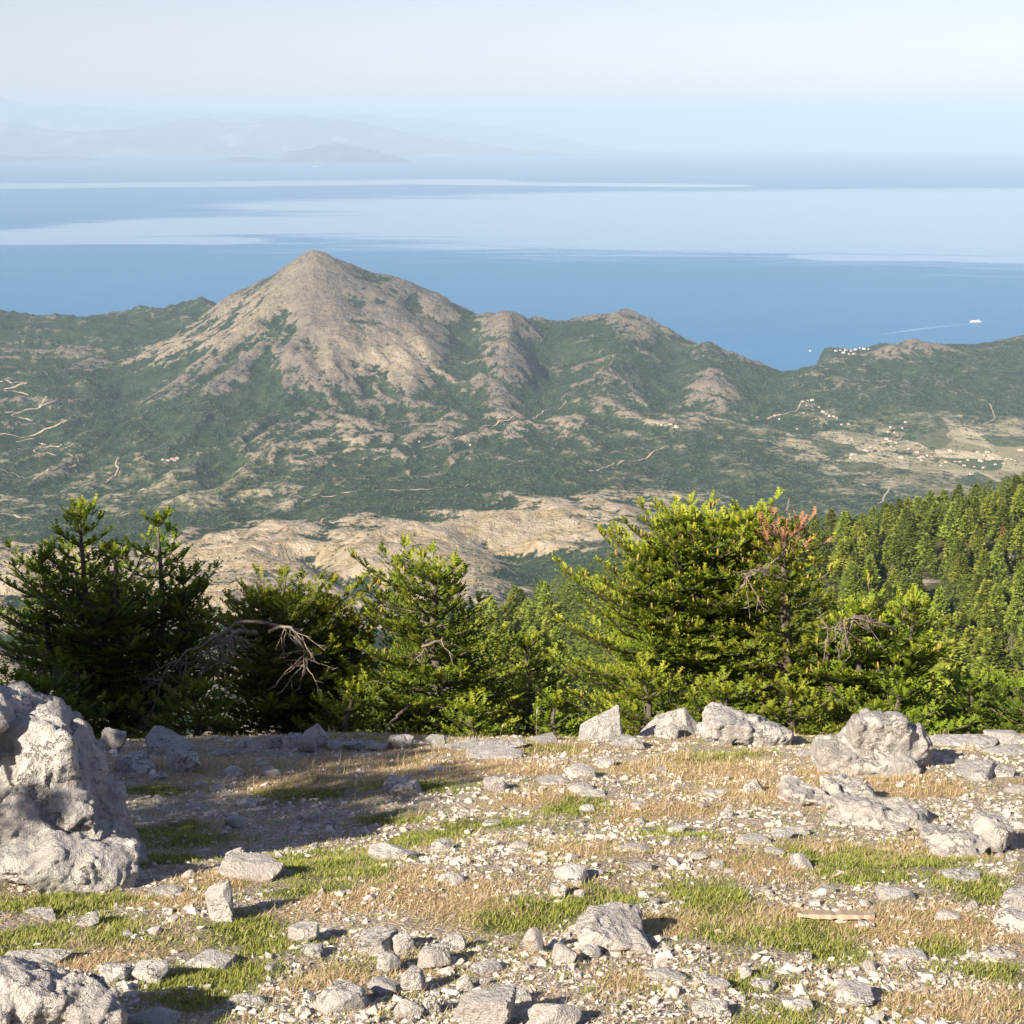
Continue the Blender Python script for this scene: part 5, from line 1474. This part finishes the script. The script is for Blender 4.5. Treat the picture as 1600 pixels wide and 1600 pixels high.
R_LIST = [
    # u, base v, width, height, label, extra
    (947, 1158, 90, 74, 'pointed grey rock, tallest of the row by the firs', dict(mat='rock', wedge=True, skew=.1, sub=5, depth=.7)),
    (977, 1172, 70, 42, 'pale lit block in front of the pointed grey rock', dict(mat='stone', k=7, sharp=34)),
    (1052, 1152, 112, 68, 'grey wedge rock with a peak leaning right', dict(mat='rock', wedge=True, skew=.25, depth=.6, sub=5)),
    (1042, 1153, 44, 30, 'small cream stone leaning on the grey wedge rock', dict(mat='stone', sharp=14)),
    (1105, 1150, 40, 16, 'low stone between wedge rock and long low rock', dict(mat='rock')),
    (1260, 1182, 42, 16, 'small grey rock left of the large lit boulder', dict(mat='rock')),
    (1510, 1165, 120, 28, 'long flat slab behind the large lit boulder', dict(mat='rock', depth=.7, sharp=16)),
    (1572, 1162, 70, 32, 'rounded slab in the row at the right edge', dict(mat='rock', depth=.7)),
    (1570, 1180, 85, 20, 'lower flat slab at the right edge', dict(mat='rock', depth=.6)),
    (1518, 1218, 78, 40, 'shaded rock just right of the large lit boulder', dict(mat='rock', k=7)),
    (1562, 1214, 46, 26, 'small grey rock between shaded rock and right edge', dict(mat='rock')),
    (1590, 1240, 50, 20, 'half-buried pale stone at the right edge below the slabs', dict()),
    (212, 1208, 70, 48, 'grey block right behind the tall left boulder', dict(mat='rock', k=8)),
    (262, 1178, 95, 34, 'flat-topped grey rock in the left row', dict(mat='rock', k=7, sharp=30)),
    (290, 1206, 62, 42, 'grey block in front of the flat-topped rock', dict(mat='rock', k=8)),
    (178, 1175, 44, 34, 'small grey rock peeping out behind the tall left boulder', dict(mat='rock')),
    (343, 1182, 34, 14, 'low stone right of the left row of blocks', dict(mat='rock')),
    (384, 1177, 44, 26, 'dark-spotted pyramid stone in the left part of the row', dict(mat='rock', wedge=True)),
    (430, 1170, 26, 18, 'small pointed stone right of the dark-spotted pyramid', dict(mat='rock')),
    (497, 1168, 50, 34, 'sharp roof-shaped stone in the row below the arched-limb fir', dict(mat='stone', wedge=True, skew=-.12)),
    (478, 1176, 38, 26, 'dark-spotted lump left under the roof-shaped stone', dict(mat='rock')),
    (463, 1168, 24, 20, 'narrow stone left of the roof-shaped stone', dict(mat='rock')),
    (521, 1172, 34, 17, 'low stone right of the roof-shaped stone', dict(mat='rock')),
    (553, 1174, 40, 18, 'flat grey stone between roof-shaped stone and middle fir', dict(mat='rock')),
    (590, 1174, 34, 14, 'flattest small stone left of the middle fir foot', dict(mat='rock')),
    (626, 1170, 52, 26, 'humped grey stone at the foot of the middle fir', dict(mat='rock', k=9)),
    (682, 1168, 36, 18, 'small stone right of the humped stone', dict(mat='rock')),
    (727, 1173, 70, 16, 'long low stone under the middle fir', dict(mat='rock')),
    (782, 1172, 90, 14, 'thin slab left of the pointed grey rocks', dict(mat='rock')),
    (775, 1186, 95, 22, 'thin shaded slab lying in the dry grass', dict(mat='rock', depth=.6)),
    (850, 1160, 60, 14, 'half-buried slab left of the bright sapling', dict(mat='rock')),
    (892, 1145, 44, 16, 'low stone left against the pointed grey rock', dict(mat='rock')),
    (682, 1206, 38, 14, 'small flat stone in the dry grass below the middle fir', dict(mat='rock')),
    (630, 1243, 66, 34, 'dark shaded rock in the middle of the hollow', dict(mat='rock', k=9)),
    (371, 1293, 44, 28, 'pale stone in the shaded hollow right of the tall boulder', dict(mat='stone')),
    (341, 1237, 34, 14, 'thin pale plate in the shaded hollow', dict(mat='stone')),
    (367, 1212, 44, 24, 'rounded grey stone upper left in the hollow', dict(mat='rock')),
    (425, 1212, 40, 18, 'low grey stone right of the rounded hollow stone', dict(mat='rock')),
    (410, 1197, 24, 12, 'small stone perched above the low grey stone', dict(mat='rock')),
    (386, 1260, 40, 15, 'flat shaded stone in the middle of the hollow', dict(mat='rock')),
    (247, 1219, 32, 15, 'pale stone left in the hollow beside the blocks', dict(mat='stone')),
    (775, 1240, 42, 30, 'cream lit stone where sun meets the hollow', dict(mat='stone')),
    (909, 1216, 52, 30, 'bright white stone right above centre', dict(mat='stone', k=8)),
    (945, 1200, 34, 20, 'small block behind the bright white stone', dict(mat='stone')),
    (906, 1238, 48, 24, 'second bright stone below the bright white one', dict(mat='stone')),
    (927, 1246, 58, 16, 'flat stone right under the two bright stones', dict(mat='stone')),
    (919, 1270, 30, 20, 'round pale stone below the flat one', dict(mat='stone')),
    (860, 1226, 60, 14, 'half-buried lit slab left of the two bright stones', dict(mat='stone')),
    (1178, 1240, 44, 32, 'spiky white stone standing in dry grass', dict(mat='stone', wedge=True)),
    (1120, 1243, 46, 13, 'low stone left of the spiky white stone', dict(mat='stone')),
    (1033, 1205, 24, 10, 'small pale stone in the straw right of centre', dict()),
    (1176, 1320, 60, 20, 'smooth oval white stone left of the bright egg stone', dict(sharp=12)),
    (1222, 1312, 34, 26, 'dark grey lump behind the oval white stone', dict(mat='rock')),
    (1247, 1304, 44, 18, 'flat cream stone behind the bright egg stone', dict(sharp=14)),
    (1211, 1336, 34, 14, 'small white stone touching the bright egg stone', dict(sharp=12)),
    (1249, 1358, 42, 32, 'bright egg-shaped white stone', dict(sharp=14, k=8)),
    (1057, 1302, 34, 22, 'bright chip of stone above the right green turf', dict(k=6)),
    (1398, 1408, 60, 34, 'squared pale stone in the gravel on the right', dict(k=8)),
    (1505, 1378, 66, 24, 'low mottled stone left of the right green patch', dict(mat='rock')),
    (1572, 1296, 56, 28, 'rounded white stone behind the flat right outcrop', dict(sharp=12)),
    (1590, 1424, 62, 44, 'upper of two big pale stones at the right edge', dict(sharp=14)),
    (1582, 1458, 64, 44, 'lower and whitest of two big pale stones at the right edge', dict(sharp=12)),
    (1400, 1300, 40, 22, 'small pale stone under the broad outcrop', dict()),
    (614, 1344, 98, 36, 'long white wedge stone left of centre', dict(k=6, sharp=30, skew=-.1, depth=.5)),
    (690, 1331, 38, 30, 'squat stone right of the long white wedge', dict(k=8)),
    (705, 1381, 46, 26, 'oval grey stone below the squat stone', dict(sharp=12)),
    (399, 1376, 112, 52, 'broad pale rock on the rim of the hollow', dict(k=8, depth=.6)),
    (365, 1345, 32, 26, 'small stone riding on the broad rim rock', dict(sharp=12)),
    (347, 1440, 52, 72, 'upright dark-spotted block below the broad rim rock', dict(mat='rock', k=7)),
    (890, 1380, 60, 38, 'cracked pale block in the middle of the gravel', dict(k=7, sharp=30)),
    (872, 1402, 30, 32, 'small upright stone under the cracked block', dict(k=6)),
    (906, 1402, 20, 16, 'white pebble under the cracked block', dict()),
    (930, 1369, 30, 18, 'small flat stone right of the cracked block', dict()),
    (830, 1490, 40, 46, 'thin fin of stone standing upright beside green turf', dict(k=5, sharp=36, skew=-.3, depth=.5)),
    (881, 1504, 44, 36, 'white block left below the bedded slab', dict(k=8)),
    (925, 1500, 34, 28, 'small white block under the bedded slab', dict(k=8)),
    (473, 1474, 54, 38, 'pale block at the upper left of the bottom stone pile', dict(k=8)),
    (488, 1495, 36, 26, 'grey stone below the upper left pale block', dict(mat='rock')),
    (585, 1492, 78, 50, 'broad grey stone bedded in the bottom pile', dict(mat='stone', k=8, depth=.7)),
    (608, 1522, 44, 46, 'brownish grey stone in the middle of the bottom pile', dict(mat='rock')),
    (632, 1490, 38, 40, 'pale wedge at the top of the bottom pile', dict(k=6)),
    (680, 1516, 58, 50, 'roundest large stone of the bottom pile', dict(sharp=14)),
    (644, 1550, 42, 58, 'tapered stone standing on its end in the bottom pile', dict(k=6)),
    (708, 1486, 46, 32, 'smooth stone right at the top of the bottom pile', dict(sharp=14)),
    (764, 1524, 72, 26, 'bone-shaped white stone right of the bottom pile', dict(sharp=12, depth=.45)),
    (728, 1550, 32, 34, 'small pointed white stone under the bone-shaped one', dict(wedge=True)),
    (756, 1540, 22, 18, 'little white cube of stone under the bone-shaped one', dict()),
    (533, 1582, 96, 70, 'ridged grey boulder at the bottom left of the pile', dict(mat='rock', k=8)),
    (600, 1556, 52, 34, 'dark-mottled stone beside the ridged grey boulder', dict(mat='rock')),
    (675, 1586, 36, 38, 'pale pyramid stone at the bottom', dict(wedge=True)),
    (752, 1610, 100, 82, 'large ridged slab at the bottom middle', dict(mat='stone', k=7, skew=.2)),
    (868, 1612, 88, 64, 'large rough slab right of the ridged bottom slab', dict(mat='stone', k=8)),
    (810, 1570, 46, 30, 'small block between the two bottom slabs', dict(mat='stone')),
    (640, 1590, 50, 36, 'white stone left of the pale bottom pyramid', dict()),
    (1330, 1578, 66, 46, 'lone white block near the bottom right', dict(k=8)),
    (1248, 1582, 52, 28, 'flat white stone left of the lone white block', dict()),
    (1110, 1590, 64, 34, 'pale stone at the bottom right of centre', dict()),
    (1040, 1535, 70, 34, 'row stone right below the bedded slab', dict(k=8)),
    (1120, 1545, 52, 28, 'pale flat stone in the lower right gravel', dict()),
    (1190, 1548, 40, 24, 'small round stone in the lower right gravel', dict()),
    (1165, 1532, 24, 24, 'upright white chip in the lower right gravel', dict(k=5)),
    (240, 1535, 62, 46, 'brownish stone right above the corner boulder', dict(mat='rock')),
    (180, 1535, 60, 36, 'rough stone behind the corner boulder', dict(mat='rock')),
    (325, 1515, 84, 34, 'low grey slab right of the corner boulder', dict(mat='stone', depth=.6)),
    (60, 1510, 110, 26, 'pale slab half buried left of the corner boulder', dict(depth=.6)),
    (75, 1535, 90, 24, 'pale smooth slab just above the corner boulder', dict(depth=.6)),
    (255, 1402, 64, 18, 'flat lit slab at the mouth of the hollow', dict()),
    (135, 1450, 60, 18, 'thin tilted slab below the low boulder', dict(tilt=-.2)),
    (60, 1435, 90, 22, 'grey slab in the grass below the low boulder', dict(mat='rock', depth=.6)),
    (240, 1605, 90, 34, 'grey mottled slab at the bottom right of the corner boulder', dict(mat='rock')),
    (385, 1575, 60, 18, 'pale flat stone on the bottom turf', dict()),
    (1480, 1440, 46, 20, 'pale stone left of the two big edge stones', dict()),
    (1420, 1500, 70, 20, 'flat gravel-coloured stone in the lower right', dict()),
    (1560, 1500, 50, 20, 'low pale stone under the two big edge stones', dict()),
    (1090, 1345, 34, 18, 'pale chip left of the straw bank', dict()),
    (1290, 1395, 30, 16, 'small pale stone above the board', dict()),
    (1300, 1290, 34, 16, 'small pale stone between the two outcrops', dict()),
    (810, 1325, 34, 14, 'small pale stone right of the squat stone', dict()),
    (770, 1290, 44, 14, 'flat lit stone on the slope above the squat stone', dict()),
    (990, 1330, 60, 18, 'flat pale stone above the cracked block', dict()),
    (1000, 1360, 40, 16, 'pale stone right of the cracked block', dict()),
]
for i, (u_, vb, w, h, lab, ex) in enumerate(R_LIST):
    if vb < 1190 and u_ < 900: h *= 1.4; ex['sink'] = .12
    place_rock('stone', u_, vb, w, h, 700 + i, lab, cat='rock' if w > 60 else 'stone', group='rocks scattered over the foreground', sub=ex.pop('sub', 4 if w > 50 else 3), **ex)
    ANCH.append((u_, vb - h / 2, lab))
print('rocks', len(R_LIST))

# weathered board lying on the gravel
q = ground_hit(1305, 1440); s = np.linalg.norm(q) / F_PX
bm = bmesh.new(); L_ = 112 * s
nb = 14
for i in range(nb + 1):
    t = i / nb - .5
    hw = .028 * (1 - .5 * abs(t) ** 1.5 * 2) + .004 * rng.normal(); hh = .010 + .002 * rng.normal()
    for (sx, sz_) in ((-1, -1), (1, -1), (1, 1), (-1, 1)):
        bm.verts.new((t * L_, sx * hw * 1.4, sz_ * hh + .02 + .008 * math.sin(t * 3)))
bm.verts.ensure_lookup_table()
for i in range(nb):
    for j in range(4):
        bm.faces.new([bm.verts[i * 4 + j], bm.verts[i * 4 + (j + 1) % 4], bm.verts[i * 4 + 4 + (j + 1) % 4], bm.verts[i * 4 + 4 + j]])
bm.faces.new([bm.verts[j] for j in (3, 2, 1, 0)]); bm.faces.new([bm.verts[nb * 4 + j] for j in range(4)])
pm = bpy.data.meshes.new('board'); bm.to_mesh(pm); bm.free(); pm.materials.append(M['plank'])
o = link('weathered_board', pm, loc=(q[0], q[1], q[2] + .005), label='weathered pale board lying on gravel in the lower right', cat='board')
o.rotation_euler = (-.25, .02, -.12)

# ------------------------------------------------------------------ loose stones: the ones that show largest are things of their own
SMALL = []
for k in range(10):
    p, f = rock_shape(900 + k, 3, 7, 60, .06); p = p / np.abs(p).max(0)
    SMALL.append(mesh_np('stone', p * [1, .8, .62], f, [M['stone']], smooth=True)); SMALL[-1].set_sharp_from_angle(angle=R(28))
taken = [(a[0], a[1] if True else 0, a[2], a[3]) for a in [(r[0], r[1] - r[3] / 2, r[2], r[3]) for r in R_LIST]]
cand = []
tries = 0
while len(cand) < 170 and tries < 6000:
    tries += 1
    v_ = 1215 + 385 * rng.random() ** .8; u_ = 1600 * rng.random()
    if u_ < 230 and v_ < 1420: continue
    if any(abs(u_ - a) < c * .6 + 8 and abs(v_ - b_) < d_ * .6 + 8 for a, b_, c, d_ in taken): continue
    if any(abs(u_ - a[0]) < 13 and abs(v_ - a[1]) < 9 for a in cand): continue
    q = ground_hit(u_, v_)
    gr, st = turf(np.array([q[0]]), np.array([q[1]]))
    if rng.random() < max(gr[0] * 1.1, st[0] * .6): continue
    cand.append((u_, v_, q, 10 + 16 * rng.random() ** 2.6))
byanch = {}
for c in cand:
    j = min(range(len(ANCH)), key=lambda k: (ANCH[k][0] - c[0]) ** 2 + 3 * (ANCH[k][1] - c[1]) ** 2)
    byanch.setdefault(j, []).append(c)
ORD = ['largest', 'second largest', 'third largest', 'fourth largest', 'fifth largest', 'sixth largest', 'seventh largest', 'eighth largest', 'ninth largest', 'tenth largest', 'eleventh largest', 'twelfth largest', 'thirteenth largest', 'fourteenth largest']
for j, cs in byanch.items():
    cs.sort(key=lambda c: -c[3])
    short = ' '.join(ANCH[j][2].split()[:9])
    if short.split()[-1] in ('the', 'of', 'in', 'by', 'a', 'and', 'two', 'with', 'at', 'to', 'right', 'left', 'below', 'under', 'its', 'on', 'behind'): short = ANCH[j][2] if len(ANCH[j][2].split()) <= 10 else ' '.join(short.split()[:-1])
    for k, (u_, v_, q, w) in enumerate(cs):
        s = np.linalg.norm(q) / F_PX * w / 2
        o = link('stone', SMALL[int(rng.integers(0, 10))], loc=(q[0], q[1], q[2] + s * .2), cat='stone', group='loose stones on the gravel',
                 label=('%s loose stone beside the %s' % (ORD[min(k, 13)], short)))
        o.scale = (s, s * (.8 + .4 * rng.random()), s * (.75 + .5 * rng.random())); o.rotation_euler = (.3 * rng.normal(), .3 * rng.normal(), 6.28 * rng.random())

# gravel that nobody could count
hull_t = []
for k in range(6):
    g = np.random.default_rng(40 + k); bm = bmesh.new()
    for p in unit(g.normal(size=(7, 3))) * [1, .8, .6]: bm.verts.new(p)
    bmesh.ops.convex_hull(bm, input=bm.verts[:]); bmesh.ops.triangulate(bm, faces=bm.faces[:])
    bm.verts.index_update(); hull_t.append((np.array([x.co[:] for x in bm.verts]), np.array([[a.index for a in p.verts] for p in bm.faces]))); bm.free()
N = 85000
py = 4.2 + 11.0 * rng.random(N) ** 1.25; pxx = py * .36 * (2 * rng.random(N) - 1)
gr, st = turf(pxx, py)
lump = fbm2(pxx / .5, py / .5, 401, 4)
pk = rng.random(N) < np.clip(1.0 - 1.1 * gr - .75 * st + 1.3 * lump, .03, 1)
pxx, py = pxx[pk], py[pk]; n = len(pxx)
sz = (.005 + .024 * rng.random(n) ** 2.9) * (.75 + .045 * py)
pz = ground_height(pxx, py) - sz * .05
S = Soup()
which = rng.integers(0, 6, n)
for k in range(6):
    s_ = which == k; nk = int(s_.sum())
    m_ = rand_rot(nk) * sz[s_][:, None, None]; m_[:, 2, :] *= .75
    v, f = merge(*hull_t[k], np.stack([pxx[s_], py[s_], pz[s_]], -1), m_)
    S.add(v, f); S.t.append(np.repeat(rng.random(nk) ** .8, len(hull_t[k][0])))
o = link('gravel', mesh_np('gravel', np.concatenate(S.v), np.concatenate(S.f), [M['pebble']], {'tint': np.concatenate(S.t)}), kind='stuff', label='pale limestone gravel strewn over the ground')
print('gravel', n)
# coarser rubble, half sunk, gathered in the washed-out hollows between the turf
hull_r = []
for k in range(8):
    g = np.random.default_rng(140 + k); bm = bmesh.new()
    for p in unit(g.normal(size=(12, 3))) * [1, .75, .6] * (.85 + .3 * g.random((12, 1))): bm.verts.new(p)
    bmesh.ops.convex_hull(bm, input=bm.verts[:]); bmesh.ops.triangulate(bm, faces=bm.faces[:])
    loose = [x for x in bm.verts if not x.link_faces]; bmesh.ops.delete(bm, geom=loose, context='VERTS')
    bm.verts.index_update(); hull_r.append((np.array([x.co[:] for x in bm.verts]), np.array([[a.index for a in p.verts] for p in bm.faces]))); bm.free()
N = 14000
py = 4.2 + 9.5 * rng.random(N) ** 1.5; pxx = py * .36 * (2 * rng.random(N) - 1)
gr, st = turf(pxx, py)
lump = fbm2(pxx / .8, py / .6, 451, 4)
pk = rng.random(N) < np.clip(.30 - .8 * gr - .35 * st + 1.6 * lump, 0, 1)
pxx, py = pxx[pk], py[pk]; n = len(pxx)
sz = (.014 + .030 * rng.random(n) ** 2.4) * (.85 + .03 * py)
pz = ground_height(pxx, py) + sz * .12
S = Soup(); which = rng.integers(0, 8, n)
for k in range(8):
    s_ = which == k; nk = int(s_.sum())
    m_ = rand_rot(nk) * sz[s_][:, None, None]; m_[:, 2, :] *= .7
    v, f = merge(*hull_r[k], np.stack([pxx[s_], py[s_], pz[s_]], -1), m_)
    S.add(v, f); S.t.append(np.repeat(.25 + .75 * rng.random(nk), len(hull_r[k][0])))
link('rubble', mesh_np('rubble', np.concatenate(S.v), np.concatenate(S.f), [M['pebble']], {'tint': np.concatenate(S.t)}), kind='stuff', label='pale angular limestone rubble gathered in patches of the foreground')
print('rubble', n)

# ------------------------------------------------------------------ grass
def blades(x, y, h, lean_, wdt, tint, bend=.5):
    n = len(x); z = ground_height(x, y) - .003
    a = rng.random(n) * 6.283; d = np.stack([np.cos(a), np.sin(a), 0 * a], -1); lat = np.stack([-np.sin(a), np.cos(a), 0 * a], -1)
    p = np.stack([x, y, z], -1); w = wdt[:, None]
    b0, b1 = p - lat * w, p + lat * w
    mid = p + d * (h * lean_ * .35)[:, None] + np.stack([0 * h, 0 * h, h * .6], -1)
    m0, m1 = mid - lat * w * .7, mid + lat * w * .7
    tip = p + d * (h * lean_)[:, None] + np.stack([0 * h, 0 * h, h * (1 - .35 * lean_)], -1)
    V = np.stack([b0, b1, tip], 1).reshape(-1, 3)
    Fi = np.arange(3 * n).reshape(n, 1, 3)
    T = np.stack([np.stack([tint, .15 * tint, 0 * tint], -1)] * 2 + [np.stack([tint, .9 * tint, 0 * tint], -1)], 1).reshape(-1, 3)
    return V, Fi.reshape(-1, 3), T


def tufts(N, per, mask, hmin, hmax, name, mat, label, wd, spread, lean_=.6):
    y = 4.2 + 11.6 * rng.random(N) ** 1.15; x = y * .37 * (2 * rng.random(N) - 1)
    gr, st = turf(x, y); k = rng.random(N) < mask(gr, st, x, y)
    x, y = x[k], y[k]
    hs = hmin + (hmax - hmin) * rng.random(len(x)) ** 1.6
    X_ = np.repeat(x, per) + rng.normal(size=len(x) * per) * spread; Y_ = np.repeat(y, per) + rng.normal(size=len(x) * per) * spread
    h = np.repeat(hs, per) * (.5 + .6 * rng.random(len(X_))); wv = np.full(len(X_), wd) * (.7 + .06 * Y_) * (.7 + .6 * rng.random(len(X_)))
    tn = np.clip(np.repeat(rng.random(len(x)), per) * .7 + .3 * rng.random(len(X_)), 0, 1)
    V, Fc, T = blades(X_, Y_, h, lean_ * (.5 + rng.random(len(X_))), wv, tn)
    link(name, mesh_np(name, V, Fc, [M[mat]], {'tint': T}), kind='stuff', label=label)
    print(name, len(Fc))


tufts(190000, 8, lambda g, s, x, y: np.clip((g - .20) * 1.5, 0.09, 1) * np.clip(.55 + 1.1 * fbm2(x / .13, y / .13, 431, 3), .05, 1), .014, .042, 'grass', 'grass', 'short green grass growing in patches', .0026, .022, .7)
tufts(170000, 6, lambda g, s, x, y: np.clip((s - .26) * 1.6, .16, 1) * (1 - .35 * np.clip(g, 0, 1)) * np.clip(.6 + 1.1 * fbm2(x / .15, y / .15, 437, 3), .05, 1), .014, .048, 'dry_grass', 'straw', 'straw-coloured dry grass between the stones', .0024, .032, 1.05)
tufts(9000, 5, lambda g, s, x, y: np.clip((s - .40) * 2, 0, 1) * sstep(y, 9, 11), .06, .14, 'tall_dry_grass', 'straw', 'taller dry grass along the upper edge of the turf', .0018, .03, .5)

# single dry stalks with seed heads
for (u_, vb, h, ln, lab) in [(728, 1352, 60, .35, 'dry grass stalk with a seed head right of the squat stone'), (752, 1388, 48, -.35, 'bent dry stalk right of the oval grey stone'), (555, 1272, 50, .05, 'thin green stalk standing on the rim of the hollow'), (832, 1212, 42, .08, 'dry stalk behind the cream lit stone'), (883, 1196, 40, .15, 'dry stalk left of the bright white stone'), (838, 1155, 45, .02, 'tall dry stalk before the low dark fir'), (780, 1160, 28, .2, 'short dry stalk on the thin slab'), (625, 1375, 38, .25, 'dry stalk under the long white wedge stone'), (1330, 1255, 36, .5, 'leaning dry stalk above the broad outcrop'), (1250, 1420, 60, .9, 'long dry stalk lying above the board'), (1350, 1230, 30, .2, 'dry stalk at the foot of the large lit boulder'), (540, 1590, 60, -.3, 'pale curled stalk before the ridged grey boulder')]:
    q = ground_hit(u_, vb); s = np.linalg.norm(q) / F_PX; H_ = h * s
    t = np.linspace(0, 1, 9); c = np.stack([ln * H_ * t ** 1.6, -.1 * H_ * t, H_ * t], -1)
    S = Soup(); v, f = tube(c, .0024 * (1 - .5 * t), 4); S.add(v, f)
    c2 = np.linspace(0, 1, 6); e = c[-1] - (c[-1] - c[-3]) * .3; dr = unit((c[-1] - c[-2])[None])[0]
    root = link('grass_stalk', None, loc=tuple(q), label=lab, cat='grass', group='dry stalks on the turf')
    sm = S.mesh('stem', M['plank'], True); link('stem', sm, parent=root)
    v, f = tube(e + dr * (.24 * H_ * c2)[:, None], np.array([.003, .007, .008, .007, .005, .001]) * (.6 + .05 * q[1]), 5)
    link('seed_head', mesh_np('seed_head', v, f, [M['cone'] if False else M['plank']], smooth=True), parent=root)
